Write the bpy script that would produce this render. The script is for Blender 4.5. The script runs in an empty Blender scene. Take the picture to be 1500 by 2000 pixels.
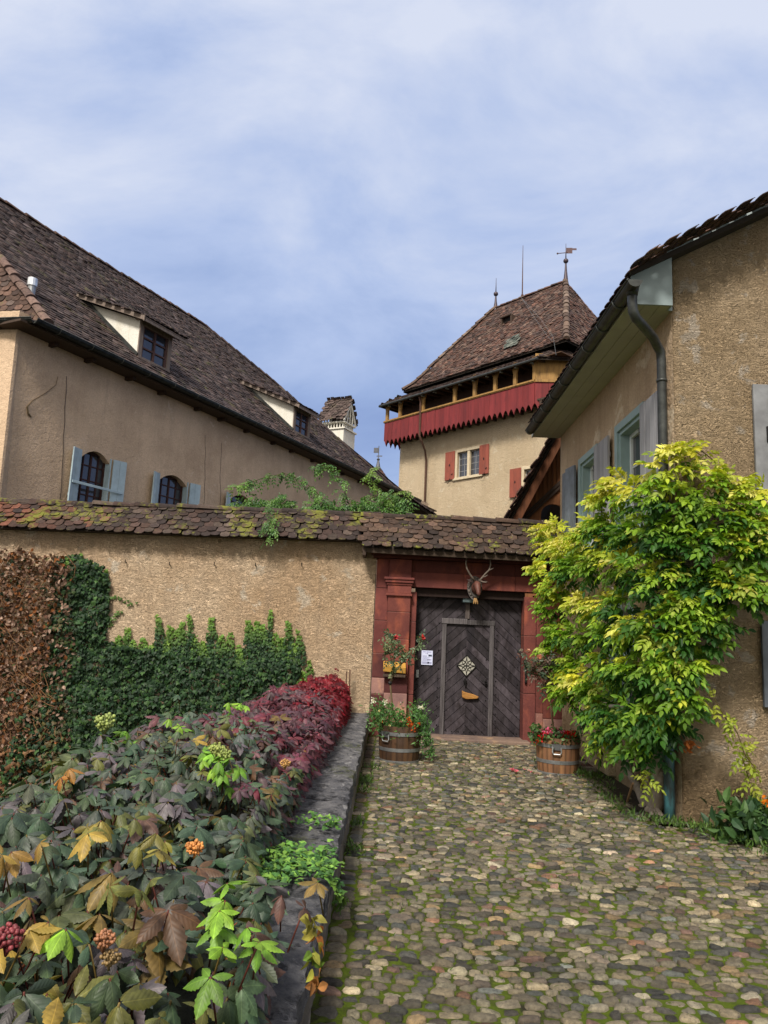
import bpy, math, random
import numpy as np
from mathutils import Vector, noise as mnoise
random.seed(7)
rng = np.random.default_rng(7)
S = bpy.context.scene
COL = S.collection

# ---------------------------------------------------------------- camera
FPX = 1420.; ROLL = math.radians(2.6); PITCH = math.radians(9.4); YAW = math.radians(0.8)
CP = np.array([0., 0., 1.7])
_Y = np.array([-math.sin(YAW), math.cos(YAW), 0.]); _R0 = np.array([math.cos(YAW), math.sin(YAW), 0.]); _Z = np.array([0, 0, 1.])
FW = math.cos(PITCH)*_Y + math.sin(PITCH)*_Z
_U0 = -math.sin(PITCH)*_Y + math.cos(PITCH)*_Z
RR = math.cos(ROLL)*_R0 + math.sin(ROLL)*_U0
UU = -math.sin(ROLL)*_R0 + math.cos(ROLL)*_U0
cam = bpy.data.cameras.new('camera'); co = bpy.data.objects.new('camera', cam); COL.objects.link(co)
cam.sensor_fit = 'VERTICAL'; cam.sensor_height = 36; cam.lens = FPX/2000*36; cam.clip_end = 2000; cam.clip_start = 0.05
M = [[RR[i], UU[i], -FW[i], CP[i]] for i in range(3)] + [[0, 0, 0, 1]]
from mathutils import Matrix
co.matrix_world = Matrix(M)
S.camera = co
def ray(x, y): return FW + RR*((x-750)/FPX) - UU*((y-1000)/FPX)
def ony(x, y, Y): d = ray(x, y); return CP + d*(Y/d[1])
def onx(x, y, X): d = ray(x, y); return CP + d*(X/d[0])
def onz(x, y, z=0.): d = ray(x, y); return CP + d*((z-CP[2])/d[2])
def onp(x, y, P, n): d = ray(x, y); return CP + d*(((P-CP) @ n)/(d @ n))

# ---------------------------------------------------------------- light
SUN_EL = math.radians(47); SUN_AZ = math.radians(200)      # azimuth from +Y clockwise: behind the viewer, to the left
sd = Vector((math.sin(SUN_AZ)*math.cos(SUN_EL), math.cos(SUN_AZ)*math.cos(SUN_EL), math.sin(SUN_EL)))
sun = bpy.data.lights.new('sun', 'SUN'); sun.energy = 3.6; sun.angle = math.radians(12); sun.color = (1, .93, .83)
so = bpy.data.objects.new('sun', sun); COL.objects.link(so); so.rotation_euler = sd.to_track_quat('Z', 'Y').to_euler()

def nd(nt, t, **k):
    n = nt.nodes.new(t)
    for a, v in k.items():
        if a.startswith('i_'):
            n.inputs[a[2:].replace('_', ' ')].default_value = v
        else: setattr(n, a, v)
    return n
def lk(nt, a, b): nt.links.new(a, b)
def val(nt, x, inp):
    if hasattr(x, 'is_linked') or isinstance(x, bpy.types.NodeSocket): nt.links.new(x, inp)
    else:
        if isinstance(x, (tuple, list)) and len(x) == 3 and inp.type == 'RGBA': x = (*x, 1)
        inp.default_value = x
def noise(nt, vec, scale, detail=4, rough=.55, dist=0.):
    n = nd(nt, 'ShaderNodeTexNoise'); n.inputs['Scale'].default_value = scale; n.inputs['Detail'].default_value = detail
    n.inputs['Roughness'].default_value = rough; n.inputs['Distortion'].default_value = dist
    if vec is not None: lk(nt, vec, n.inputs['Vector'])
    return n.outputs['Fac']
def mapping(nt, vec, scale=(1, 1, 1), loc=(0, 0, 0), rot=(0, 0, 0)):
    n = nd(nt, 'ShaderNodeMapping'); n.inputs['Scale'].default_value = scale; n.inputs['Location'].default_value = loc; n.inputs['Rotation'].default_value = rot
    lk(nt, vec, n.inputs['Vector']); return n.outputs['Vector']
def ramp(nt, fac, stops):
    n = nd(nt, 'ShaderNodeValToRGB'); e = n.color_ramp.elements
    while len(e) < len(stops): e.new(.5)
    for i, (p, c) in enumerate(stops):
        e[i].position = p
        if not isinstance(c, (tuple, list)): c = (c, c, c)
        e[i].color = (*c, 1)
    lk(nt, fac, n.inputs['Fac']); return n.outputs['Color']
def mix(nt, a, b, fac=1., blend='MIX'):
    n = nd(nt, 'ShaderNodeMix', data_type='RGBA', blend_type=blend)
    val(nt, fac, n.inputs['Factor']); val(nt, a, n.inputs['A']); val(nt, b, n.inputs['B'])
    for o in n.outputs:
        if o.type == 'RGBA': return o
def math_(nt, op, a, b=0., c=0.):
    n = nd(nt, 'ShaderNodeMath', operation=op); val(nt, a, n.inputs[0]); val(nt, b, n.inputs[1]); val(nt, c, n.inputs[2]); return n.outputs[0]
def bump(nt, h, strength, dist, normal=None):
    n = nd(nt, 'ShaderNodeBump'); n.inputs['Strength'].default_value = strength; n.inputs['Distance'].default_value = dist
    lk(nt, h, n.inputs['Height'])
    if normal is not None: lk(nt, normal, n.inputs['Normal'])
    return n.outputs['Normal']
def newmat(name, rough=.8, spec=.3):
    m = bpy.data.materials.new(name); m.use_nodes = True; nt = m.node_tree; b = nt.nodes['Principled BSDF']
    b.inputs['Roughness'].default_value = rough; b.inputs['Specular IOR Level'].default_value = spec
    pos = nd(nt, 'ShaderNodeNewGeometry').outputs['Position']
    return m, nt, b, pos
def attr(nt): return nd(nt, 'ShaderNodeAttribute', attribute_name='col').outputs['Color']

# world: cloudy sky over a Nishita sky
W = bpy.data.worlds.new('World'); S.world = W; W.use_nodes = True
nt = W.node_tree; bg = nt.nodes['Background']
sky = nd(nt, 'ShaderNodeTexSky', sky_type='NISHITA', sun_disc=False)
sky.sun_elevation = SUN_EL; sky.sun_rotation = SUN_AZ
gen = nd(nt, 'ShaderNodeTexCoord').outputs['Generated']
v1 = mapping(nt, gen, (1.0, 1.0, 1.9), (3.1, .35, .62))
n1 = noise(nt, v1, 2.3, 8, .58, .45)
n2 = noise(nt, mapping(nt, gen, (1, 1, 2.2), (1.3, 4.4, 2.5)), 1.15, 3, .5)
sep = nd(nt, 'ShaderNodeSeparateXYZ'); lk(nt, gen, sep.inputs[0])
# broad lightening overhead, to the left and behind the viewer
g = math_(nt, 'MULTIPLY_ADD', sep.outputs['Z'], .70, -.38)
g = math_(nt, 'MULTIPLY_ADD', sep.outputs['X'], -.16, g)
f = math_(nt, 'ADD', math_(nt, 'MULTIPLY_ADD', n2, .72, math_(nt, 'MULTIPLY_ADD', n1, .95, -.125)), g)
cl = ramp(nt, f, [(.36, (1.75, 2.45, 4.5)), (.51, (2.45, 3.25, 5.3)), (.64, (3.45, 4.2, 6.1)), (.84, (5.3, 5.7, 6.8))])
# ramp clamps at 1: keep colours in 0..1 and scale afterwards
for n in nt.nodes:
    if n.type == 'VALTORGB':
        for e in n.color_ramp.elements:
            c = e.color; e.color = (c[0]/10, c[1]/10, c[2]/10, 1)
cl = mix(nt, cl, (10., 10., 10.), 1., 'MULTIPLY')
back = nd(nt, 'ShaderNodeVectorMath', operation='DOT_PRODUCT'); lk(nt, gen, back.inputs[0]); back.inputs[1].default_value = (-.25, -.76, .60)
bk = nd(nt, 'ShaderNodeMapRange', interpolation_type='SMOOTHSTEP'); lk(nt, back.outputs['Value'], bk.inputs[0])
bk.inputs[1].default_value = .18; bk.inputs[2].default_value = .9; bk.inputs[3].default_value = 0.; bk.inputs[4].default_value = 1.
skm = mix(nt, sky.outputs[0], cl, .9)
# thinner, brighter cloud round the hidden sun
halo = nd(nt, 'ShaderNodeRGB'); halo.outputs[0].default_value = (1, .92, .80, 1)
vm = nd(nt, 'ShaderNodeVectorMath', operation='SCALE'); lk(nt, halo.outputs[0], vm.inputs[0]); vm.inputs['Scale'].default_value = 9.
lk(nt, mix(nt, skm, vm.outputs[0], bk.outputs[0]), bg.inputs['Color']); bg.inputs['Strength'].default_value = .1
S.view_settings.view_transform = 'Standard'; S.view_settings.look = 'None'; S.view_settings.exposure = 0.5; S.view_settings.gamma = 1
S.cycles.max_bounces = 6; S.cycles.diffuse_bounces = 3; S.cycles.glossy_bounces = 2; S.cycles.transmission_bounces = 3; S.cycles.transparent_max_bounces = 4
S.cycles.use_denoising = True

# ---------------------------------------------------------------- mesh helpers
A3 = lambda *p: np.array(p, float)
def unit(v): v = np.asarray(v, float); return v/(np.linalg.norm(v, axis=-1, keepdims=True)+1e-12)
class MB:
    def __init__(s): s.V = []; s.F = []; s.C = []; s.M = []; s.n = 0; s.L = {}
    def add(s, verts, faces, col=(1, 1, 1), mi=0):
        v = np.asarray(verts, float).reshape(-1, 3); s.V.append(v)
        c = np.asarray(col, float)
        if c.ndim == 1: c = np.broadcast_to(c, (len(v), 3))
        s.C.append(c)
        n = s.n
        s.F.extend([tuple(i+n for i in f) for f in faces]); s.M.extend([mi]*len(faces)); s.n += len(v)
    def inst(s, T, faces, col, mi=0):
        """T: (N,k,3) vertices of N copies of one template"""
        N, k, _ = T.shape
        s.V.append(T.reshape(-1, 3)); s.C.append(np.repeat(np.asarray(col, float), k, axis=0))
        for f in faces:
            a = np.arange(N)[:, None]*k + s.n + np.array(f)[None]
            s.F.extend(map(tuple, a.tolist()))
        s.M.extend([mi]*(N*len(faces))); s.n += N*k
    def box(s, x0, x1, y0, y1, z0, z1, col=(1, 1, 1), mi=0): s.obox((x0, y0, z0), (x1-x0, 0, 0), (0, y1-y0, 0), (0, 0, z1-z0), col, mi)
    def obox(s, O, a, b, c, col=(1, 1, 1), mi=0):
        O, a, b, c = [np.asarray(q, float) for q in (O, a, b, c)]
        if np.cross(a, b) @ c < 0: O = O+a; a = -a
        v = [O, O+a, O+a+b, O+b, O+c, O+a+c, O+a+b+c, O+b+c]
        s.add(v, [(3, 2, 1, 0), (4, 5, 6, 7), (0, 1, 5, 4), (1, 2, 6, 5), (2, 3, 7, 6), (3, 0, 4, 7)], col, mi)
    def prism(s, poly, vec, col=(1, 1, 1), mi=0):
        p = np.asarray(poly, float); vec = np.asarray(vec, float); n = len(p)
        nr = sum(np.cross(p[i]-p[0], p[i+1]-p[0]) for i in range(1, n-1))
        if nr @ vec > 0: p = p[::-1]
        s.add(np.vstack([p, p+vec]), [tuple(range(n)), tuple(range(2*n-1, n-1, -1))] + [((i+1) % n, i, n+i, n+(i+1) % n) for i in range(n)], col, mi)
    def tube(s, pts, rad, n=8, col=(1, 1, 1), mi=0, cap=True):
        p = np.asarray(pts, float); m = len(p); r = np.broadcast_to(np.asarray(rad, float), (m,))
        t = np.gradient(p, axis=0); t = unit(t); ref = A3(0, 0, 1) if abs(t[0][2]) < .9 else A3(1, 0, 0)
        vs = []; x = unit(np.cross(t[0], ref))
        for i in range(m):
            x = unit(x - t[i]*(x @ t[i])); y = np.cross(t[i], x)
            for k in range(n):
                a = 2*math.pi*k/n; vs.append(p[i]+r[i]*(x*math.cos(a)+y*math.sin(a)))
        fs = [(i*n+k, i*n+(k+1) % n, (i+1)*n+(k+1) % n, (i+1)*n+k) for i in range(m-1) for k in range(n)]
        if cap: fs += [tuple(range(n-1, -1, -1)), tuple(range((m-1)*n, m*n))]
        s.add(vs, fs, col, mi)
    def lathe(s, C, prof, n=24, col=(1, 1, 1), mi=0, colfn=None):
        vs = []; cs = []
        for r, z in prof:
            for k in range(n):
                a = 2*math.pi*k/n; vs.append((C[0]+r*math.cos(a), C[1]+r*math.sin(a), C[2]+z)); cs.append(colfn(k) if colfn else col)
        m = len(prof); fs = [(i*n+k, i*n+(k+1) % n, (i+1)*n+(k+1) % n, (i+1)*n+k) for i in range(m-1) for k in range(n)]
        s.add(vs, fs, np.array(cs), mi)
    def ball(s, C, r, col=(1, 1, 1), mi=0, n=8, sc=(1, 1, 1)):
        vs = []; m = n//2
        for i in range(m+1):
            th = math.pi*i/m
            for k in range(n): a = 2*math.pi*k/n; vs.append((C[0]+r*sc[0]*math.sin(th)*math.cos(a), C[1]+r*sc[1]*math.sin(th)*math.sin(a), C[2]-r*sc[2]*math.cos(th)))
        s.add(vs, [(i*n+k, i*n+(k+1) % n, (i+1)*n+(k+1) % n, (i+1)*n+k) for i in range(m) for k in range(n)], col, mi)
    def build(s, name, mats, parent=None, smooth=False, bevel=0, **tags):
        me = bpy.data.meshes.new(name)
        V = np.vstack(s.V); me.from_pydata(V.tolist(), [], s.F)
        if s.L:
            L = np.zeros((len(V), 3), np.float32)
            for k0, arr in s.L.items(): L[k0:k0+len(arr)] = arr
            me.attributes.new('leafpos', 'FLOAT_VECTOR', 'POINT').data.foreach_set('vector', L.ravel())
        a = me.color_attributes.new('col', 'FLOAT_COLOR', 'POINT')
        a.data.foreach_set('color', np.hstack([np.vstack(s.C), np.ones((len(V), 1))]).astype(np.float32).ravel())
        for m in (mats if isinstance(mats, (list, tuple)) else [mats]): me.materials.append(m)
        if any(s.M): me.polygons.foreach_set('material_index', np.array(s.M, np.int32))
        if smooth: me.polygons.foreach_set('use_smooth', np.ones(len(s.F), bool))
        me.update()
        o = bpy.data.objects.new(name, me); COL.objects.link(o)
        if parent is not None:
            o.parent = parent; o.matrix_parent_inverse = parent.matrix_basis.inverted()
        if bevel:
            b = o.modifiers.new('bevel', 'BEVEL'); b.width = bevel; b.segments = 2; b.limit_method = 'ANGLE'
        for k, v in tags.items(): o[k] = v
        return o
def thing(name, label, cat, loc=(0, 0, 0), group=None):
    o = bpy.data.objects.new(name, None); COL.objects.link(o); o.location = [float(q) for q in loc]; o.empty_display_size = .2
    o['label'] = label; o['category'] = cat
    if group: o['group'] = group
    return o
def inpoly(u, v, poly):
    p = np.asarray(poly, float); r = np.zeros(np.shape(u), bool); j = len(p)-1
    for i in range(len(p)):
        c = ((p[i][1] > v) != (p[j][1] > v)) & (u < (p[j][0]-p[i][0])*(v-p[i][1])/(p[j][1]-p[i][1]+1e-12)+p[i][0]); r ^= c; j = i
    return r
def clip(poly, n, d):                                       # keep side p.n <= d (2-D)
    out = []
    for i in range(len(poly)):
        a, b = poly[i], poly[(i+1) % len(poly)]; fa, fb = a[0]*n[0]+a[1]*n[1]-d, b[0]*n[0]+b[1]*n[1]-d
        if fa <= 0: out.append(a)
        if fa*fb < 0: t = fa/(fa-fb); out.append((a[0]+t*(b[0]-a[0]), a[1]+t*(b[1]-a[1])))
    return out
def wall_open(mb, O, u, W, H, holes, depth, top=None, col=(1, 1, 1), mi=0, nrm=None):
    """flat wall O + u*s + z*t with rectangular openings (s0,s1,t0,t1) and their reveals going in by depth along -nrm; top(s) clips the head"""
    O = np.asarray(O, float); u = np.asarray(u, float); z = A3(0, 0, 1); n = nrm
    ss = sorted({0, W, *[h[0] for h in holes], *[h[1] for h in holes]}); ts = sorted({0, H, *[h[2] for h in holes], *[h[3] for h in holes]})
    P = lambda s, t, k=0: O+u*s+z*t-n*k
    flip = np.cross(u, z) @ n < 0
    def q(vs):
        mb.add(vs, [tuple(range(len(vs)))[::-1] if flip else tuple(range(len(vs)))], col, mi)
    for i in range(len(ss)-1):
        for j in range(len(ts)-1):
            a, b, c, d = ss[i], ss[i+1], ts[j], ts[j+1]
            if any(h[0] <= a and b <= h[1] and h[2] <= c and d <= h[3] for h in holes): continue
            q([P(a, c), P(b, c), P(b, d), P(a, d)])
    for a, b, c, d in holes:
        for x in ([P(a, c), P(a, c, depth), P(a, d, depth), P(a, d)][::-1], [P(b, c), P(b, c, depth), P(b, d, depth), P(b, d)],
                  [P(a, c), P(a, c, depth), P(b, c, depth), P(b, c)], [P(a, d), P(a, d, depth), P(b, d, depth), P(b, d)][::-1]): q(x)

# ---------------------------------------------------------------- materials
def stucco(name, c1, c2, patch, stain, sc=1., bs=.6, bd=.02, hstretch=1., patch_amt=.62, trowel=0., streak=.55, tsc=8, tbd=.04, damp=None):
    m, nt, b, pos = newmat(name, .93, .15)
    c = mix(nt, c1, c2, ramp(nt, noise(nt, pos, .7*sc, 7, .65), [(.38, 0), (.6, 1)]))
    c = mix(nt, c, patch, ramp(nt, noise(nt, pos, 2.1*sc, 8, .62, .3), [(patch_amt, 0), (patch_amt+.05, .9)]))
    st = noise(nt, mapping(nt, pos, (3.2, 3.2, .28)), 1.4, 5, .6)
    c = mix(nt, c, stain, ramp(nt, st, [(.48, 0), (.78, streak)]))
    if damp:                                              # splash stain at the foot of the wall
        sz_ = nd(nt, 'ShaderNodeSeparateXYZ'); lk(nt, pos, sz_.inputs[0])
        hgt = math_(nt, 'MULTIPLY_ADD', noise(nt, mapping(nt, pos, (1, 1, .6)), 2.2, 6, .65), 1.5, math_(nt, 'MULTIPLY', sz_.outputs['Z'], -1.))
        c = mix(nt, c, damp, ramp(nt, hgt, [(.12, 0), (.5, .8)]))
    c = mix(nt, c, ramp(nt, noise(nt, pos, 30, 7, .75), [(.28, .74), (.7, 1.12)]), 1, 'MULTIPLY')
    lk(nt, c, b.inputs['Base Color'])
    vv = mapping(nt, pos, (1, 1, hstretch))
    h = math_(nt, 'ADD', math_(nt, 'MULTIPLY', noise(nt, vv, 9, 8, .62, .5), 1.), math_(nt, 'MULTIPLY', noise(nt, vv, 34, 5, .6), .55))
    nrm = bump(nt, h, bs, bd)
    if trowel: nrm = bump(nt, ramp(nt, noise(nt, mapping(nt, pos, (1, 1, 2.3)), tsc, 4, .6, 2.2), [(.34, 0), (.47, 1), (.6, .5), (.7, .9)]), trowel, tbd, nrm)
    lk(nt, nrm, b.inputs['Normal'])
    return m
def tilemat(name, tint=(1, 1, 1), moss=(.62, .72), mosscol=(.11, .12, .012), lich=.68):
    m, nt, b, pos = newmat(name, .85, .25)
    c = mix(nt, attr(nt), tint, 1, 'MULTIPLY')
    c = mix(nt, c, ramp(nt, noise(nt, pos, 17, 6, .65), [(.3, .5), (.72, 1.35)]), 1, 'MULTIPLY')
    c = mix(nt, c, (.34, .32, .30), ramp(nt, noise(nt, pos, 23, 3, .6), [(lich, 0), (lich+.08, .7)]))
    if moss:
        mm = math_(nt, 'MULTIPLY_ADD', noise(nt, pos, 14, 5, .65), .42, math_(nt, 'MULTIPLY', noise(nt, pos, 1.9, 3, .5), .62))
        f = ramp(nt, mm, [(moss[0], 0), (moss[1], 1)])
        c = mix(nt, c, mix(nt, mosscol, tuple(q*2.3 for q in mosscol), noise(nt, pos, 40, 3)), f)
    lk(nt, c, b.inputs['Base Color'])
    lk(nt, bump(nt, noise(nt, pos, 40, 5, .7), .5, .012), b.inputs['Normal'])
    return m
def wood(name, c1, c2, scale=(40, 40, 2.2), rough=.75, bs=.35, spec=.25, worn=None):
    m, nt, b, pos = newmat(name, rough, spec)
    n = noise(nt, mapping(nt, pos, scale), 1., 5, .6, .6)
    c = mix(nt, c1, c2, ramp(nt, n, [(.3, 0), (.7, 1)]))
    c = mix(nt, c, attr(nt), 1, 'MULTIPLY')
    if worn: c = mix(nt, c, worn, ramp(nt, noise(nt, mapping(nt, pos, (6, 6, 1.5)), 1., 6, .65), [(.5, 0), (.68, .8)]))
    lk(nt, c, b.inputs['Base Color']); lk(nt, bump(nt, n, bs, .01), b.inputs['Normal'])
    return m
def plain(name, c, rough=.5, metal=0., var=.25, sc=8, spec=.4, bs=.1):
    m, nt, b, pos = newmat(name, rough, spec); b.inputs['Metallic'].default_value = metal
    n = noise(nt, pos, sc, 6, .6)
    cc = mix(nt, mix(nt, c, attr(nt), 1, 'MULTIPLY'), ramp(nt, n, [(.3, 1-var), (.7, 1+var)]), 1, 'MULTIPLY')
    lk(nt, cc, b.inputs['Base Color'])
    if bs: lk(nt, bump(nt, noise(nt, pos, sc*4, 4), bs, .01), b.inputs['Normal'])
    return m
def leafmat(name, rough=.45, trans=.35, spec=.4, var=.2, veins=False):
    m, nt, b, pos = newmat(name, rough, spec)
    c = mix(nt, attr(nt), ramp(nt, noise(nt, pos, 30, 3), [(.3, 1-var), (.7, 1+var)]), 1, 'MULTIPLY')
    if veins:
        lp = nd(nt, 'ShaderNodeSeparateXYZ'); lk(nt, nd(nt, 'ShaderNodeAttribute', attribute_name='leafpos').outputs['Vector'], lp.inputs[0])
        ax = math_(nt, 'ABSOLUTE', lp.outputs['X'])
        sv = math_(nt, 'SINE', math_(nt, 'MULTIPLY', math_(nt, 'MULTIPLY_ADD', ax, -.75, lp.outputs['Y']), 48.))
        mid = ramp(nt, ax, [(.0, .8), (.018, 0)]); svr = ramp(nt, math_(nt, 'MULTIPLY_ADD', sv, .5, .5), [(.0, .14), (.12, 0)])
        vv_ = math_(nt, 'MULTIPLY', math_(nt, 'MAXIMUM', mid, svr), lp.outputs['Z'])
        c = mix(nt, c, mix(nt, c, (2.0, 1.9, 1.7), 1, 'MULTIPLY'), vv_)
        lk(nt, bump(nt, math_(nt, 'MULTIPLY_ADD', sv, .5, math_(nt, 'MULTIPLY', mid, -1.)), .14, .004), b.inputs['Normal'])
    lk(nt, c, b.inputs['Base Color'])
    tr = nd(nt, 'ShaderNodeBsdfTranslucent'); lk(nt, mix(nt, c, (1.25, 1.25, .6), 1, 'MULTIPLY'), tr.inputs['Color'])
    ms = nd(nt, 'ShaderNodeMixShader'); ms.inputs[0].default_value = trans
    out = [n for n in nt.nodes if n.type == 'OUTPUT_MATERIAL'][0]
    lk(nt, b.outputs[0], ms.inputs[1]); lk(nt, tr.outputs[0], ms.inputs[2]); lk(nt, ms.outputs[0], out.inputs['Surface'])
    return m
m_gwall = stucco('garden_plaster', (.82, .63, .44), (.66, .465, .295), (.80, .69, .55), (.50, .37, .26), streak=.7, bs=.9, bd=.05, patch_amt=.6, trowel=1.)
m_lwall = stucco('house_plaster', (.64, .475, .33), (.50, .365, .25), (.66, .52, .385), (.40, .295, .21), bs=.8, bd=.04, patch_amt=.64, streak=.4)
m_twall = stucco('tower_plaster', (.70, .57, .395), (.63, .50, .335), (.74, .64, .48), (.54, .43, .29), bs=1., bd=.12, patch_amt=.6, trowel=.6)
m_rwall = stucco('side_plaster', (.54, .405, .27), (.42, .305, .20), (.64, .53, .39), (.27, .19, .125), bs=.9, bd=.045, patch_amt=.58, damp=(.25, .19, .12))
m_rfront = stucco('front_plaster', (.56, .425, .28), (.45, .33, .205), (.58, .50, .41), (.33, .245, .16), sc=1.6, bs=1., bd=.09, hstretch=1.2, patch_amt=.575, trowel=1., tsc=6, tbd=.075, damp=(.26, .18, .10))
m_white = stucco('white_plaster', (.72, .70, .64), (.66, .64, .57), (.55, .52, .36), (.5, .46, .35), bs=.2, bd=.01, patch_amt=.7)
m_troof = tilemat('tower_tiles', (.60, .61, .62), moss=None, lich=.7)
m_lroof = tilemat('house_tiles', (.80, .68, .68), moss=(.60, .72), mosscol=(.06, .06, .02), lich=.70)
m_cop = tilemat('coping_tiles', (.62, .55, .53), moss=(.54, .63), mosscol=(.075, .078, .012), lich=.69)
m_gtile = tilemat('gate_tiles', (.66, .56, .50), moss=(.58, .64), mosscol=(.085, .09, .012), lich=.67)
m_under = plain('roof_boards', (.035, .026, .02), .9)
m_darkwood = wood('dark_timber', (.035, .022, .016), (.075, .05, .036))
m_brownwood = wood('brown_boards', (.30, .125, .05), (.17, .07, .03), (30, 30, 1.5))
m_greywood = wood('weathered_grey', (.20, .20, .215), (.34, .34, .36), (45, 45, 1.6), .85)
m_yellow = wood('ochre_timber', (.34, .20, .065), (.23, .13, .045), (12, 12, 1.5), worn=(.14, .085, .04))
m_redplank = wood('red_boards', (.20, .030, .031), (.125, .020, .023), (5, 5, .55), .75, .3, worn=(.10, .02, .023))
m_redshut = wood('red_shutter', (.27, .075, .05), (.20, .055, .038), (9, 9, 1), .75, .3, worn=(.15, .055, .042))
m_bluepaint = plain('blue_grey_paint', (.34, .44, .49), .6, var=.14, sc=5)
m_teal = plain('teal_paint', (.24, .335, .345), .5, var=.12, sc=4)
m_greyteal = plain('grey_teal_paint', (.20, .25, .26), .5, var=.12, sc=4)
m_soffit = plain('soffit_paint', (.32, .325, .28), .6, var=.08, sc=3)
m_copper = plain('dark_copper', (.048, .052, .050), .45, .5, var=.5, sc=7, spec=.5)
m_metal = plain('zinc', (.26, .27, .28), .45, .7, var=.3)
m_iron = plain('iron', (.018, .017, .018), .5, .6)
m_rust = plain('rust', (.09, .045, .03), .8, .2)
m_soil = plain('soil', (.035, .026, .018), .95, var=.5, sc=14, bs=.6)
def glassmat():
    m, nt, b, pos = newmat('window_glass', .04, .9)
    lk(nt, mix(nt, (.02, .022, .026), (.055, .06, .075), noise(nt, pos, 2.5, 2)), b.inputs['Base Color'])
    lk(nt, bump(nt, noise(nt, pos, 3.5, 2), .15, .02), b.inputs['Normal'])
    return m
m_glass = glassmat()
def sandstone():
    m, nt, b, pos = newmat('red_sandstone', .88, .2)
    c = mix(nt, (.165, .050, .040), (.105, .032, .029), ramp(nt, noise(nt, pos, 2.5, 6, .6), [(.35, 0), (.65, 1)]))
    c = mix(nt, c, (.30, .085, .05), ramp(nt, noise(nt, mapping(nt, pos, (1, 1, .5)), 3.7, 5), [(.55, 0), (.7, .8)]))
    c = mix(nt, c, (.42, .25, .2), ramp(nt, noise(nt, pos, 19, 6, .7), [(.66, 0), (.72, .75)]))
    c = mix(nt, c, (.07, .022, .022), ramp(nt, noise(nt, mapping(nt, pos, (4, 4, .6), (3, 0, 0)), 1.2, 5), [(.55, 0), (.75, .7)]))
    c = mix(nt, c, attr(nt), 1, 'MULTIPLY')
    lk(nt, c, b.inputs['Base Color']); lk(nt, bump(nt, noise(nt, pos, 22, 7, .65), .45, .015), b.inputs['Normal'])
    return m
m_sand = sandstone()
def greystone():
    m, nt, b, pos = newmat('coping_stone', .8, .35)
    c = mix(nt, (.065, .067, .08), (.22, .215, .22), ramp(nt, noise(nt, pos, 6, 10, .75), [(.38, 0), (.62, 1)]))
    c = mix(nt, c, (.34, .33, .33), ramp(nt, noise(nt, pos, 9, 10, .78, .6), [(.55, 0), (.62, .9)]))
    c = mix(nt, c, (.018, .018, .022), ramp(nt, noise(nt, mapping(nt, pos, (1, 1, 1), (7, 3, 1)), 8, 10, .76), [(.52, 0), (.60, .9)]))
    mm = math_(nt, 'MULTIPLY_ADD', noise(nt, pos, 24, 5), .4, math_(nt, 'MULTIPLY', noise(nt, pos, 1.4, 3), .6))
    c = mix(nt, c, (.075, .085, .022), ramp(nt, mm, [(.57, 0), (.66, .8)]))
    lk(nt, c, b.inputs['Base Color']); lk(nt, bump(nt, noise(nt, pos, 18, 10, .75), 1., .07), b.inputs['Normal'])
    return m
m_stone = greystone()
def cobblemat():
    m, nt, b, pos = newmat('cobbles', .52, .42)
    c = mix(nt, attr(nt), ramp(nt, noise(nt, pos, 34, 8, .75), [(.30, .5), (.66, 1.38)]), 1, 'MULTIPLY')
    c = mix(nt, c, (.03, .03, .03), ramp(nt, noise(nt, pos, 58, 6, .7), [(.56, 0), (.66, .75)]))
    mm = math_(nt, 'MULTIPLY_ADD', noise(nt, pos, 26, 4), .4, math_(nt, 'MULTIPLY', noise(nt, pos, 1.1, 3), .6))
    c = mix(nt, c, (.05, .058, .014), ramp(nt, mm, [(.57, 0), (.68, .55)]))
    lk(nt, c, b.inputs['Base Color']); lk(nt, bump(nt, noise(nt, pos, 42, 8, .72), .9, .022), b.inputs['Normal'])
    return m
m_cob = cobblemat()
def mossground():
    m, nt, b, pos = newmat('joint_moss', .95, .1)
    c = mix(nt, (.022, .020, .013), (.045, .040, .026), noise(nt, pos, 30, 5))
    mm = math_(nt, 'MULTIPLY_ADD', noise(nt, pos, 18, 5), .45, math_(nt, 'MULTIPLY', noise(nt, pos, .9, 3), .55))
    c = mix(nt, c, mix(nt, (.05, .08, .010), (.12, .16, .016), noise(nt, pos, 50, 3)), ramp(nt, mm, [(.38, 0), (.51, 1)]))
    lk(nt, c, b.inputs['Base Color']); lk(nt, bump(nt, noise(nt, pos, 90, 5, .7), 1, .02), b.inputs['Normal'])
    return m
m_joint = mossground()
m_leaf = leafmat('leaves')
m_creep = leafmat('creeper_leaves', .5, .25, .38, .35, True)
m_wist = leafmat('wisteria_leaves', .5, .45, .3, .15)
m_ivy = leafmat('ivy_leaves', .55, .15, .22, .3)
m_petal = leafmat('petals', .6, .4, .2, .1)
m_dry = leafmat('dry_leaves', .85, .2, .1, .3)
m_bark = wood('bark', (.22, .175, .14), (.40, .35, .30), (18, 18, 5), .9, .8)
m_stem = plain('stems', (.10, .07, .035), .8, var=.3)

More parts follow.
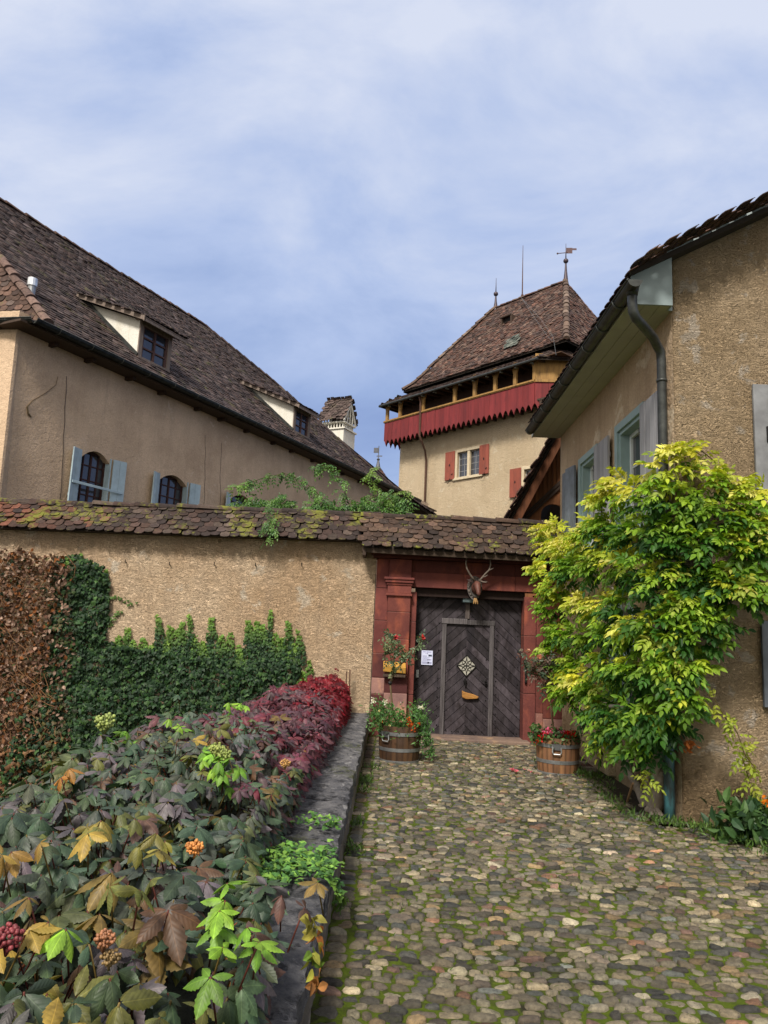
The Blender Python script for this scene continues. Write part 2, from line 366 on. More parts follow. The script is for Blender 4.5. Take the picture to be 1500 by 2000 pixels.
# ---------------------------------------------------------------- leaf and tile scattering
def leaf_t(ts, ws, fold=.18, droop=.25):
    v = []; 
    for t, w in zip(ts, ws):
        z = -droop*t*t
        if w == 0: v.append((0, t, z))
        else: v += [(-w, t, z+fold*w*1.6), (0, t, z), (w, t, z+fold*w*1.6)]
    # rows: first single, then triples, last single
    f = []; k = len(ts)
    idx = []; c = 0
    for w in ws:
        if w == 0: idx.append((c,)); c += 1
        else: idx.append((c, c+1, c+2)); c += 3
    for i in range(k-1):
        a, b = idx[i], idx[i+1]
        if len(a) == 1: f += [(a[0], b[1], b[0]), (a[0], b[2], b[1])]
        elif len(b) == 1: f += [(a[0], a[1], b[0]), (a[1], a[2], b[0])]
        else: f += [(a[0], a[1], b[1], b[0]), (a[1], a[2], b[2], b[1])]
    return np.array(v), f
LEAF_BIG = leaf_t([0, .12, .3, .52, .74, .9, 1], [0, .10, .225, .27, .20, .085, 0], -.30, .34)
_t = np.array([0, .10, .20, .24, .34, .38, .48, .52, .62, .66, .76, .80, .89, 1.]); _w = np.interp(_t, [0, .12, .3, .52, .74, .9, 1], [0, .12, .235, .27, .20, .085, 0])
_w[2:-1:2] *= .93; _w[3:-1:2] *= 1.09; _w[0] = _w[-1] = 0
LEAF_SER = leaf_t(list(_t), list(_w), -.30, .34)
LEAF_LAN = leaf_t([0, .22, .5, .8, 1], [0, .19, .245, .13, 0], .25, .22)
LEAF_SM = leaf_t([0, .3, .65, 1], [0, .26, .24, 0], .2, .2)
LEAF_THIN = leaf_t([0, .4, 1], [0, .10, 0], .2, .3)
IVY = (np.array([(0, 0, 0), (-.42, -.12, -.03), (-.52, .30, -.06), (-.24, .48, 0), (0, .95, -.12), (.24, .48, 0), (.52, .30, -.06), (.42, -.12, -.03), (0, .28, .07)]),
       [(8, 0, 1), (8, 1, 2), (8, 2, 3), (8, 3, 4), (8, 4, 5), (8, 5, 6), (8, 6, 7), (8, 7, 0)])
def scatter(mb, tpl, P, T, Nn, sc, col, mi=0, wid=1.):
    T = unit(T); side = unit(np.cross(T, Nn)); Nn = np.cross(side, T)
    v, f = tpl; sc = np.broadcast_to(np.asarray(sc, float), (len(P),))[:, None, None]
    out = P[:, None, :] + sc*(v[None, :, 0:1]*wid*side[:, None, :] + v[None, :, 1:2]*T[:, None, :] + v[None, :, 2:3]*Nn[:, None, :])
    if tpl is LEAF_BIG or tpl is LEAF_SER: mb.L[mb.n] = np.tile(np.stack([v[:, 0], v[:, 1], np.ones(len(v))], -1), (len(P), 1))
    mb.inst(out, f, col, mi)
def rv(n, s=1.): return rng.normal(0, s, (n, 3))
def pinnate(mb, B, D, Nn, L, ll, col, pairs=4, tpl=LEAF_LAN, droop=.3, ang=58, mi=0):
    """compound leaves: base B, direction D, normal Nn, rachis length L, leaflet length ll"""
    D = unit(D); side = unit(np.cross(D, Nn)); N2 = np.cross(side, D); n = len(B)
    L = np.broadcast_to(np.asarray(L, float), (n,)); ll = np.broadcast_to(np.asarray(ll, float), (n,))
    a = math.radians(ang)
    for j in range(pairs+1):
        t = (j+.6)/(pairs+.6)
        P = B + D*(L*t)[:, None]; P[:, 2] -= droop*L*t*t
        Dj = D.copy(); Dj[:, 2] -= droop*1.4*t
        sides = (-1, 1) if j < pairs else (0,)
        for s in sides:
            Td = Dj*math.cos(a) + side*s*math.sin(a) if s else Dj
            Td = Td + rv(n, .12); Td[:, 2] -= .15
            scatter(mb, tpl, P, Td, N2+rv(n, .22), ll*rng.uniform(.8, 1.12, n)*(1-.25*abs(t-.5)), col*rng.uniform(.88, 1.12, (n, 1)), mi)
TS = np.array([(-.475, .34), (-.33, .10), (0, 0), (.33, .10), (.475, .34), (.475, 1.5), (-.475, 1.5)])
def tiles(mb, surf, u0, u1, v0, v1, inside, tw, ex, th, pal, jit=.3, lift=1.1, colvar=.25, dirt=None):
    U, Vv = [], []
    r = 0; v = v0
    while v < v1:
        uu = np.arange(u0-(r % 2)*.5*tw, u1+tw, tw)+tw/2; U.append(uu); Vv.append(np.full(len(uu), v)); v += ex; r += 1
    U = np.concatenate(U); Vv = np.concatenate(Vv)
    k = inside(U, Vv+ex*.5); U = U[k]; Vv = Vv[k]; n = len(U)
    if not n: return
    U = U+rng.normal(0, tw*.035, n); Vv = Vv+rng.normal(0, ex*.05*jit/.3, n)
    P = surf(U, Vv); up = unit(surf(U, Vv+ex)-P); ac = unit(surf(U+.05, Vv)-surf(U-.05, Vv)); nr = unit(np.cross(ac, up))
    rot = rng.normal(0, .03*jit/.3, n); hj = rng.normal(0, th*.35*jit/.3, n); tj = rng.normal(0, th*.25*jit/.3, n)
    s = TS[:, 0][None]*tw + rot[:, None]*TS[:, 1][None]*ex; t = np.broadcast_to(TS[:, 1]*ex, (n, 7))
    h = th*(1+lift*(1-TS[:, 1]/1.4))[None] + hj[:, None]*(1-TS[:, 1]/1.4)[None] + tj[:, None]*TS[:, 0][None]
    top = P[:, None]+s[..., None]*ac[:, None]+t[..., None]*up[:, None]+h[..., None]*nr[:, None]
    bot = top - th*nr[:, None]
    pal = np.asarray(pal, float); c = pal[rng.integers(0, len(pal), n)]*rng.lognormal(0, colvar, (n, 1))
    if dirt is not None: c = dirt(U, Vv, c)
    mb.inst(np.concatenate([top, bot], 1), [(0, 1, 2, 3, 4, 5, 6), (1, 0, 7, 8), (2, 1, 8, 9), (3, 2, 9, 10), (4, 3, 10, 11), (5, 4, 11, 12), (0, 6, 13, 7)], c)
def ridge(mb, A, B, r, seg, pal, up=(0, 0, 1), n=7):
    A = np.asarray(A, float); B = np.asarray(B, float); d = B-A; L = np.linalg.norm(d); d /= L; k = max(1, int(L/seg)); up = np.asarray(up, float)
    sd_ = unit(np.cross(d, up)); u2 = np.cross(sd_, d)
    for i in range(k):
        a0 = A+d*(L*i/k); a1 = A+d*(L*(i+1.18)/k); vs = []
        j = rng.normal(0, r*.08, 2)
        for a, rr in ((a0, r*1.12), (a1, r*.92)):
            for q in range(n):
                t = math.pi*q/(n-1); vs.append(a+sd_*(math.cos(t)*rr+j[0])+u2*(math.sin(t)*rr*.9+j[1]+(.012 if rr > r else 0)))
        fs = [(q, q+1, n+q+1, n+q) for q in range(n-1)]+[tuple(range(n))[::-1], tuple(range(n, 2*n))]
        mb.add(vs, fs, np.asarray(pal[random.randrange(len(pal))])*random.uniform(.75, 1.3))
def window(name, parent, O, u, n, w, h, bars, m_frame, fw=.06, fd=.06, label=None, bw=.025):
    """frame + pane: O lower left corner at the plane of the frame, u across, n outwards; bars (columns, rows)"""
    z = A3(0, 0, 1); f = MB()
    f.obox(O, u*fw, z*h, n*fd); f.obox(O+u*(w-fw), u*fw, z*h, n*fd); f.obox(O+u*fw, u*(w-2*fw), z*fw, n*fd); f.obox(O+u*fw+z*(h-fw), u*(w-2*fw), z*fw, n*fd)
    for i in range(1, bars[0]):
        b = bw*(1.8 if bars[0] % 2 == 0 and i == bars[0]//2 else 1); f.obox(O+u*(w*i/bars[0]-b/2)+z*fw, u*b, z*(h-2*fw), n*fd*.7)
    for i in range(1, bars[1]): f.obox(O+u*fw+z*(h*i/bars[1]-bw/2), u*(w-2*fw), z*bw, n*fd*.62)
    fr = f.build(name, m_frame, parent, bevel=.004)
    if label: fr['label'] = label
    p = MB(); p.obox(O+u*fw*.5+z*fw*.5, u*(w-fw), z*(h-fw), n*fd*.35); p.build('pane', m_glass, fr)
    return fr
def shutter(parent, O, u, n, w, h, mt, boards=4, th=.035, battens=True, mats2=None):
    z = A3(0, 0, 1); f = MB()
    for i in range(boards):
        k = random.uniform(.86, 1.12); f.obox(O+u*(w*i/boards+.002), u*(w/boards-.004), z*h, n*th*random.uniform(.92, 1.05), (k, k, k))
    if battens:
        for t in (.16, .8): f.obox(O+u*.02+z*h*t-n*.018, u*(w-.04), z*.07, n*.017, (.9, .9, .9))
    return f.build('shutter', mt, parent, bevel=.003)
# ---------------------------------------------------------------- ground and paving
YG = 12.5                                                   # plane of the gate and garden wall
def struct(o): o['kind'] = 'structure'; return o
g = MB(); g.add([(-300, -60, -2.2), (300, -60, -2.2), (300, 400, -2.2), (-300, 400, -2.2)], [(0, 1, 2, 3)])
m_earth, nt, b, pos = newmat('earth', .95, .1); lk(nt, mix(nt, (.03, .04, .015), (.06, .05, .03), noise(nt, pos, .6, 8)), b.inputs['Base Color'])
struct(g.build('ground', m_earth))
g = MB(); nx, ny = 90, 150; xs = np.linspace(-.275, 9, nx); ys = np.linspace(-3, YG+.2, ny)
vs = [(x, y, .011+.022*mnoise.noise((x*.9, y*.7, 11.))+.008*mnoise.noise((x*6, y*6, 0))+.006*mnoise.noise((x*19, y*19, 3))) for y in ys for x in xs]
g.add(vs, [(j*nx+i, j*nx+i+1, (j+1)*nx+i+1, (j+1)*nx+i) for j in range(ny-1) for i in range(nx-1)])
g.add([(-.275, -3, -2.2), (9, -3, -2.2), (9, YG+.2, -2.2), (-.275, YG+.2, -2.2), (-.275, -3, 0), (9, -3, 0), (9, YG+.2, 0), (-.275, YG+.2, 0)], [(0, 1, 5, 4), (3, 0, 4, 7), (1, 2, 6, 5), (2, 3, 7, 6)])
struct(g.build('path_bed', m_joint, smooth=True))
# stones: courses across the path, each a worn low dome
Xc, Yc, A_, B_, R_ = [], [], [], [], []
y = 1.9
while y < YG-.12:
    x = -.135 + random.uniform(-.02, .02); ry = random.uniform(.054, .072)
    while x < min(.62*y+1.3, 8):
        w = max(.052, random.gauss(.098, .021))
        yy = y+.03*math.sin(x*1.3+y*.5)+.008*math.sin(x*4.1+y*2.3)+random.gauss(0, .004)
        house = x+w > 2.78 and yy > 7.28
        if not house and random.random() > .012:
            Xc.append(x+w/2); Yc.append(yy); A_.append(w*.5*random.uniform(.93, 1.02)); B_.append(ry*.5*random.uniform(.84, 1.0)); R_.append(random.gauss(0, .07))
        x += w+.003
    y += ry+.003
y = 1.9
while y < 12.3:                                              # border course along the parapet
    w = random.uniform(.08, .13); Xc.append(-.205+random.gauss(0, .007)); Yc.append(y+w/2); A_.append(.06); B_.append(w*.49); R_.append(random.gauss(0, .08)); y += w+.004
Xc, Yc, A_, B_, R_ = map(np.array, (Xc, Yc, A_, B_, R_)); n = len(Xc)
K = 10; th = np.arange(K)*2*np.pi/K
se = 1/(np.abs(np.cos(th))**3.+np.abs(np.sin(th))**3.)**(1/3.)
rf = se[None]*rng.normal(1, .085, (n, K))
hh = rng.uniform(.012, .026, n); tx = rng.normal(0, .11, n); ty = rng.normal(0, .13, n)
rings = []
for r, z in ((1.0, -.012), (.95, .5), (.82, .90), (.5, 1.0)):
    lx = A_[:, None]*rf*r*np.cos(th); ly = B_[:, None]*rf*r*np.sin(th)
    zz = (hh[:, None]*z if z > 0 else np.full((n, K), -.012)) + (lx*tx[:, None]+ly*ty[:, None])*(z > 0) + (rng.normal(0, .0022, (n, K)) if z > .5 else 0)
    rings.append(np.stack([lx, ly, zz], -1))
cen = np.stack([np.zeros(n), np.zeros(n), hh*1.0], -1)[:, None]
T = np.concatenate(rings+[cen], 1); cs, sn = np.cos(R_)[:, None], np.sin(R_)[:, None]
sag = np.array([.022*mnoise.noise((x*.9, y*.7, 11.)) for x, y in zip(Xc, Yc)])+rng.normal(0, .0025, n)
T = np.stack([T[..., 0]*cs-T[..., 1]*sn+Xc[:, None], T[..., 0]*sn+T[..., 1]*cs+Yc[:, None], T[..., 2]+.004+sag[:, None]], -1)
fs = [(i*K+k, i*K+(k+1) % K, (i+1)*K+(k+1) % K, (i+1)*K+k) for i in range(3) for k in range(K)]+[(3*K+k, 3*K+(k+1) % K, 4*K) for k in range(K)]
pal = np.array([(.30, .26, .195), (.34, .30, .23), (.25, .225, .18), (.20, .185, .155), (.26, .22, .19), (.17, .165, .155), (.12, .125, .125), (.085, .088, .09), (.36, .27, .165), (.28, .16, .11), (.25, .16, .14), (.42, .39, .33), (.16, .18, .185), (.30, .28, .22), (.10, .095, .085)])
wt = np.array([5, 4, 5, 4, 4, 3, 2.5, 2, 1.4, .6, 1, 1.4, 1.4, 4, 2]); c = pal[rng.choice(len(pal), n, p=wt/wt.sum())]*rng.lognormal(-.68, .38, (n, 1))*A3(1.06, 1.0, .85)
damp = np.clip(1-(Xc+.2)/.9, 0, 1)*np.array([.5+.5*mnoise.noise((x*1.2, y*.7, 5)) for x, y in zip(Xc, Yc)])
c = c*(1-.45*damp[:, None]*rng.uniform(.3, 1, (n, 1)))
mb = MB(); mb.inst(T, fs, c)
struct(mb.build('cobblestone_path', m_cob, smooth=True))
# earth strip at the foot of the side house
g = MB(); nx, ny = 10, 60
vs = [(2.62+.035*j2+.02*mnoise.noise((i2*.4, j2, 0)), 7.3+i2*.085, .03+.02*mnoise.noise((i2*.7, j2*.9, 2))) for i2 in range(ny) for j2 in range(nx)]
g.add(vs, [(i2*nx+j2, i2*nx+j2+1, (i2+1)*nx+j2+1, (i2+1)*nx+j2) for i2 in range(ny-1) for j2 in range(nx-1)])
struct(g.build('soil_strip', m_soil, smooth=True))

# ---------------------------------------------------------------- parapet wall
pw = thing('parapet_wall', 'low parapet wall topped with dark lichen-spotted stone slabs along the cobbled path', 'low wall', (-.5, 6, 0))
def slab(x0, x1, y0, y1, z0, z1, seed, amp=.012):
    mb = MB(); nx, ny = 10, max(6, int((y1-y0)/.06))
    def P(x, y, z): 
        p = Vector((x, y, z)); n = mnoise.noise_vector(p*9+Vector((seed, 0, 0)))*amp + mnoise.noise_vector(p*28)*amp*.5; return (x+n.x, y+n.y*.4, z+n.z)
    xs = np.linspace(x0, x1, nx); ys = np.linspace(y0, y1, ny)
    edge = lambda i, j: .014 if (i in (0, nx-1) or j in (0, ny-1)) else 0
    vs = [P(xs[i], ys[j], z1-edge(i, j)) for j in range(ny) for i in range(nx)]
    fs = [(j*nx+i, j*nx+i+1, (j+1)*nx+i+1, (j+1)*nx+i) for j in range(ny-1) for i in range(nx-1)]
    mb.add(vs, fs)
    per = [(i, 0) for i in range(nx)]+[(nx-1, j) for j in range(1, ny)]+[(i, ny-1) for i in range(nx-2, -1, -1)]+[(0, j) for j in range(ny-2, 0, -1)]
    lv = []
    zs = [z1-.014, (z0*.4+z1*.6), z0]
    for z in zs: lv += [P(xs[i], ys[j], z) for i, j in per]
    m = len(per); mb.add(lv, [(a*m+(k+1) % m, a*m+k, (a+1)*m+k, (a+1)*m+(k+1) % m) for a in range(2) for k in range(m)])
    return mb
y = 1.0; i = 0
while y < 12.3:
    L = random.uniform(1.05, 1.5); y1 = min(y+L, 12.38)
    if 12.38-y1 < .4: y1 = 12.38
    slab(-.80, -.262, y+.008, y1-.008, .25, .39+random.uniform(-.010, .010), i*3.7, .022).build('coping_slab', m_stone, pw, smooth=False); y = y1; i += 1
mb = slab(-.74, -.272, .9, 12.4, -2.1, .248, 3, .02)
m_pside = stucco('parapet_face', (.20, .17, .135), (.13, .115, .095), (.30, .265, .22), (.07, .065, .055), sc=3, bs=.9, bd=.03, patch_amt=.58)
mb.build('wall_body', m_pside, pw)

# ---------------------------------------------------------------- garden wall with tiled coping
gw = thing('garden_wall', 'long tan plastered garden wall with mossy tile coping, left of the red gateway', 'wall', (-4, YG, 0))
eL, eR = ony(-60, 1028, YG-.28), ony(716, 1056, YG-.28); rL, rR = ony(-60, 975.5, YG+.22), ony(716, 1004, YG+.22)
mb = MB()
NXW = 120; 
def wtop(x): return eL[2]+(eR[2]-eL[2])*(x-eL[0])/(eR[0]-eL[0])+.02
x0, x1 = -9.5, -.27
mb.add([(x0, YG, -2.2), (x1, YG, -2.2), (x1, YG, wtop(x1)), (x0, YG, wtop(x0)), (x0, YG+.45, -2.2), (x1, YG+.45, -2.2), (x1, YG+.45, wtop(x1)), (x0, YG+.45, wtop(x0))],
       [(0, 1, 2, 3), (1, 5, 6, 2), (5, 4, 7, 6), (4, 0, 3, 7), (3, 2, 6, 7)])
mb.build('wall', m_gwall, gw)
def roofplane(E0, E1, R0): 
    d = unit(E1-E0); L = np.linalg.norm(E1-E0); w = R0-E0; w = w-d*(w @ d); H_ = np.linalg.norm(w); w = w/H_
    return E0, d, w, L, H_
def coping_side(E0, E1, R0, lo, hi, pal, mat, name, parent, tw, ex, th, dirt=None, jit=.4, poly=None, wave=.0):
    O, d, w, L, H_ = roofplane(E0, E1, R0); nn = unit(np.cross(d, w))
    sf = lambda u, v: O+np.asarray(u)[..., None]*d+np.asarray(v)[..., None]*w+(wave*np.sin(np.asarray(u)*1.1+.5)+wave*.6*np.sin(np.asarray(u)*2.7))[..., None]*A3(0, 0, 1)
    mb = MB(); ins = (lambda u, v: inpoly(u, v, poly)) if poly else (lambda u, v: (v > -1) & (v < H_))
    tiles(mb, sf, lo, L+hi, -.03, H_, ins, tw, ex, th, pal, jit=jit, dirt=dirt)
    return mb, sf, L, H_, d, w, nn
def cop_dirt(u, v, c):
    k = np.clip((1.75+rng.normal(0, .5, len(u))-u)/1.0, 0, 1)[:, None]*(rng.random((len(u), 1)) < .7)
    org = np.array([(.20, .09, .06)])*rng.lognormal(0, .3, (len(u), 1)); return c*(1-k)+org*k
palc = [(.055, .040, .036), (.075, .052, .045), (.045, .035, .034), (.09, .06, .048), (.06, .048, .045), (.10, .082, .07)]
mb, sf, L, H_, d, w, nn = coping_side(eL, eR, rL, 0, -.03, palc, m_cop, 'coping', gw, .165, .122, .016, cop_dirt, .55, wave=.012)
bL = eL+A3(0, 1.0, 0); bR = eR+A3(0, 1.0, 0)
mb2, *_ = coping_side(bR, bL, rR, 0, 0, palc, m_cop, 'coping', gw, .165, .122, .016, None, .4)
cp = MB(); cp.V = mb.V+mb2.V; cp.C = mb.C+mb2.C; cp.F = mb.F+[tuple(i+mb.n for i in f) for f in mb2.F]; cp.M = mb.M+mb2.M; cp.n = mb.n+mb2.n
cpo = cp.build('coping', m_cop, gw)
rt = MB(); ridge(rt, rL+A3(0, 0, -.035), rR+A3(0, 0, -.035), .085, .36, palc); rt.build('ridge_tiles', m_cop, cpo)
bd = MB(); e = .03
bd.prism([eL+A3(0, .06, -.005), rL+A3(0, 0, -.05), bL+A3(0, -.06, -.005)], (eR[0]-eL[0]-.02, 0, eR[2]-eL[2])); bd.build('coping_bed', m_under, cpo)
hk = [(247, 1099), (333, 1104), (420, 1104), (500, 1106), (590, 1105)]
for p in hk:
    P = ony(*p, YG); h = MB(); h.tube([P+A3(0, .03, 0), P+A3(0, -.06, 0), P+A3(0, -.07, .05)], .008, 6); h.build('hook', m_iron, gw)

# ---------------------------------------------------------------- gateway
gt = thing('gateway', 'red sandstone gateway with mossy tile roof and dark chevron plank door', 'gateway', (1.3, YG, 0))
X0, X1, ZT = ony(809, 1300, YG)[0], ony(1022, 1300, YG)[0], 2.40      # door opening
s = MB()
def blocks(x0, x1, yf, yb, zs, tint=None):
    for i in range(len(zs)-1):
        k = random.uniform(.85, 1.12); c = (k, k, k) if not tint or i >= len(tint) or tint[i] is None else tint[i]
        s.box(x0, x1, yf+random.uniform(0, .006), yb, zs[i]+.005, zs[i+1]-.005, c)
    s.box(x0+.004, x1-.004, yf+.012, yb-.01, zs[0]+.006, zs[-1]-.006, (1.3, 2.0, 2.1))
PK = (1.75, 3.2, 3.4); PK2 = (1.55, 2.4, 2.4); DK = (.55, .6, .7)
xl0, xl1, xl2 = ony(727, 1300, YG)[0], ony(752, 1300, YG)[0], ony(797, 1300, YG-.16)[0]
s.box(xl0, X1+.75, YG+.22, YG+.50, 0, 3.3, (.5, .5, .5)) if False else None
blocks(xl0, xl1, YG-.02, YG+.3, [0, .42, .68, .95, 1.35, 1.9, 2.45, 2.95], [None, DK, PK, DK])
blocks(xl1, xl2, YG-.16, YG+.3, [0, .36, .72, 1.02, 1.6, 2.05, 2.50], [PK2, PK, DK])
blocks(xl2, X0, YG-.06, YG+.3, [0, .7, 1.3, 1.9, ZT+.01])
s_ = s; s = MB()
blocks(xl0+.03, xl1, YG-.03, YG+.3, [2.45, 2.96]); s.build('pilaster_strip', m_sand, gt, bevel=.006)
pil = s_.build('pilaster', m_sand, gt, bevel=.008)
def mould(x0, x1, yb, prof, name='capital', par=None, col=(1, 1, 1)):
    mb = MB()
    for z0, z1, out in prof: mb.box(x0-out, x1+out*.7, yb-out, yb+.12, z0, z1, col)
    return mb.build(name, m_sand, par or gt, bevel=.008)
mould(xl1, xl2, YG-.16, [(2.32, 2.36, .035), (2.36, 2.50, .012), (2.50, 2.54, .03), (2.54, 2.59, .055), (2.59, 2.63, .075)], par=pil)
s = MB(); blocks(xl1, xl2, YG-.14, YG+.3, [2.632, 2.95], [(.8, .8, .8)]); s.build('pilaster_block', m_sand, pil, bevel=.006)
# right jamb, mostly hidden by the wisteria
s = MB(); xr0, xr1, xr2 = X1, X1+.2, X1+.62
blocks(xr0, xr1, YG-.04, YG+.3, [0, .8, 1.25, 1.75, ZT+.01]); blocks(xr1, xr1+.11, YG-.12, YG+.3, [0, .5, 1.1, 1.6, 2.45], [PK2])
blocks(xr1+.11, 2.99, YG-.16, YG+.3, [0, .42, 1.2, 1.8, 2.45], [PK])
s.build('pilaster', m_sand, gt, bevel=.008)
s = MB(); 
for i in range(3): 
    a = X0-.08+(2.99-X0+.08)*i/3; k = random.uniform(.85, 1.05); s.box(a+.002 if i else xl2+.003, X0-.08+(2.99-X0+.08)*(i+1)/3-.002, YG-.07, YG+.3, ZT+.085, 2.74, (k, k, k))
for i in range(3): 
    a = X0-.08+(2.99-X0+.08)*i/3; k = random.uniform(.6, .72); s.box(a+.002 if i else xl2+.003, X0-.08+(2.99-X0+.08)*(i+1)/3-.002, YG-.03, YG+.3, 2.745, 2.95, (k*.85, k*.85, k*.85))
s.build('lintel', m_sand, gt, bevel=.006)
s = MB(); s.box(xl0-.06, 2.99, YG-.22, YG+.3, 2.953, 3.0, (.55, .55, .55)); s.box(xl0-.10, 2.99, YG-.28, YG+.3, 3.002, 3.05, (.55, .55, .55)); s.build('cornice', m_sand, gt, bevel=.008)
s = MB(); s.box(X0-.02, X1+.02, YG+.03, YG+.32, ZT-.06, ZT+.083, (.3, .22, .24)); s.build('head_beam', m_darkwood, gt, bevel=.006)  # timber tint darkened to carry the shadow under the lintel
s = MB(); s.box(X0-.05, X1+.08, YG-.30, YG+.35, -.05, .055, (1.3, 3.0, 2.9)); s.build('threshold', m_sand, gt, bevel=.015)
# roof
gE0, gE1 = ony(706, 1066, YG-.50), ony(1100, 1088, YG-.50); gR0 = ony(707, 1005, YG+.12); gR1 = ony(1100, 1024, YG+.12)
palg = [(.085, .062, .052), (.065, .05, .044), (.105, .075, .06), (.055, .045, .042), (.12, .09, .07)]
mb, sf, L, H_, d, w, nn = coping_side(gE0, gE1, gR0, 0, 0, palg, m_gtile, 'roof', gt, .17, .125, .017, None, .45, wave=.008)
gB0, gB1 = gE0+A3(0, 1.24, 0), gE1+A3(0, 1.24, 0)
mb2, *_ = coping_side(gB1, gB0, gR1, 0, 0, palg, m_gtile, 'roof', gt, .17, .125, .017, None, .3)
cp = MB(); cp.V = mb.V+mb2.V; cp.C = mb.C+mb2.C; cp.F = mb.F+[tuple(i+mb.n for i in f) for f in mb2.F]; cp.M = mb.M+mb2.M; cp.n = mb.n+mb2.n
gr = cp.build('roof', m_gtile, gt)
rt = MB(); ridge(rt, gR0+A3(-.02, 0, -.04), gR1+A3(0, 0, -.04), .09, .36, palg); rt.build('ridge_tiles', m_gtile, gr)
bd = MB(); bd.prism([gE0+A3(.03, .07, -.01), gR0+A3(.03, 0, -.05), gB0+A3(.03, -.07, -.01)], gE1-gE0+A3(-.05, 0, 0)); bd.build('roof_boards', m_under, gr)
s = MB(); dz = gE1[2]-gE0[2]
s.obox(gE0+A3(.02, .05, -.10), gE1-gE0, (0, .07, 0), (0, 0, .085), (.7, .7, .65)); s.obox(gE0+A3(.02, .04, -.15), (.06, 0, 0), (0, .75, 0), (0, 0, .12), (.7, .7, .7))
s.build('eaves_board', m_darkwood, gr, bevel=.005)
# ---- door
m_door = wood('door_planks', (.014, .011, .012), (.062, .054, .062), (9, 9, 5), .7, .6, .22, worn=(.012, .010, .014))
dr = MB(); xm = ony(913, 1300, YG)[0]; yd = YG+.26
wl, wr, wt_ = ony(863, 1300, YG)[0], ony(967, 1300, YG)[0], ony(912, 1215, YG)[2]
def planks(mb, x0, x1, z0, z1, ang, y, pitch=.118, off=0., th=.035):
    dx, dz = math.cos(ang), math.sin(ang); nrm2 = (-dz, dx)
    c = [x0*nrm2[0]+z0*nrm2[1], x1*nrm2[0]+z0*nrm2[1], x0*nrm2[0]+z1*nrm2[1], x1*nrm2[0]+z1*nrm2[1]]
    k0, k1 = math.floor((min(c)-off)/pitch), math.ceil((max(c)-off)/pitch)
    for k in range(k0, k1):
        lo, hi = off+k*pitch+.004, off+(k+1)*pitch-.004
        p = [(x0, z0), (x1, z0), (x1, z1), (x0, z1)]; p = clip(p, nrm2, hi); 
        if len(p) >= 3: p = clip(p, (-nrm2[0], -nrm2[1]), -lo)
        if len(p) < 3: continue
        kk = random.uniform(.5, 1.6); t = th*random.uniform(.9, 1.1)
        mb.prism([(a, y, b_) for a, b_ in p], (0, -t, 0), (kk, kk*.97, kk*1.0), 0)
AN = math.radians(42)
offc = 0.
fw_ = .075
planks(dr, X0+.01, wl, .02, ZT, AN, yd); planks(dr, wr, X1-.01, .02, ZT, -AN, yd, .118)
planks(dr, wl, xm, wt_, ZT, AN, yd); planks(dr, xm, wr, wt_, ZT, -AN, yd)
dr.box(X0, X1, yd, yd+.03, .0, ZT+.05, (.3, .3, .3))
def studs(mb, pts, r=.013):
    for x, z in pts: mb.ball((x+random.gauss(0, .004), yd-.036, z+random.gauss(0, .006)), r, (1, 1, 1), 1, 6)
studs(dr, [(wl-.05, z) for z in np.arange(.2, 1.95, .155)]+[(wr+.05, z) for z in np.arange(.2, 1.95, .11)]+[(X0+.07, z) for z in np.arange(.25, 2.3, .3)]+[(X1-.06, z) for z in np.arange(.12, 2.3, .27)]
      + [(x, .11) for x in np.arange(X0+.1, wl-.04, .14)]+[(x, .11) for x in np.arange(wr+.05, X1-.05, .16)]+[(x, wt_+.06) for x in np.arange(wl+.05, wr, .13)]+[(xm-.075, wt_+.1+.1*i) for i in range(4)]+[(xm+.075, wt_+.1+.1*i) for i in range(4)])
door = dr.build('door', [m_door, m_iron], gt, bevel=.004)
m_frame = wood('wicket_timber', (.035, .03, .033), (.12, .11, .115), (40, 40, 2), .7, .5)
f = MB()
f.box(wl, wl+fw_, yd-.075, yd, .02, wt_); f.box(wr-fw_, wr, yd-.075, yd, .02, wt_); f.box(wl-.01, xm, yd-.085, yd, wt_-fw_*.5, wt_+fw_*.75, (1.25, 1.25, 1.25)); f.box(xm+.003, wr+.01, yd-.08, yd, wt_-fw_*.55, wt_+fw_*.55, (.75, .75, .75))
f.box(xm-.038, xm+.038, yd-.07, yd, wt_+fw_*.78, ZT-.07, (1, .9, .8))
f.build('wicket_frame', m_frame, door, bevel=.006)
f = MB(); f.box(xm-.10, xm+.11, yd-.20, yd-.04, ZT-.13, ZT-.05); f.build('post_cap', plain('bluegrey_metal', (.10, .14, .15), .5, .3), door, bevel=.012)
wk = MB(); zi = wt_-fw_*.5
planks(wk, wl+fw_, xm, .03, zi, AN, yd-.003, .118); planks(wk, xm, wr-fw_, .03, zi, -AN, yd-.003, .118)
studs(wk, [(wl+fw_+.045, z) for z in np.arange(.12, 1.7, .33)]+[(wr-fw_-.04, z) for z in np.arange(.3, 1.75, .17)]+[(x, .1) for x in np.arange(wl+.12, wr-.1, .1)])
wicket = wk.build('wicket_door', [m_door, m_iron], door, bevel=.004)
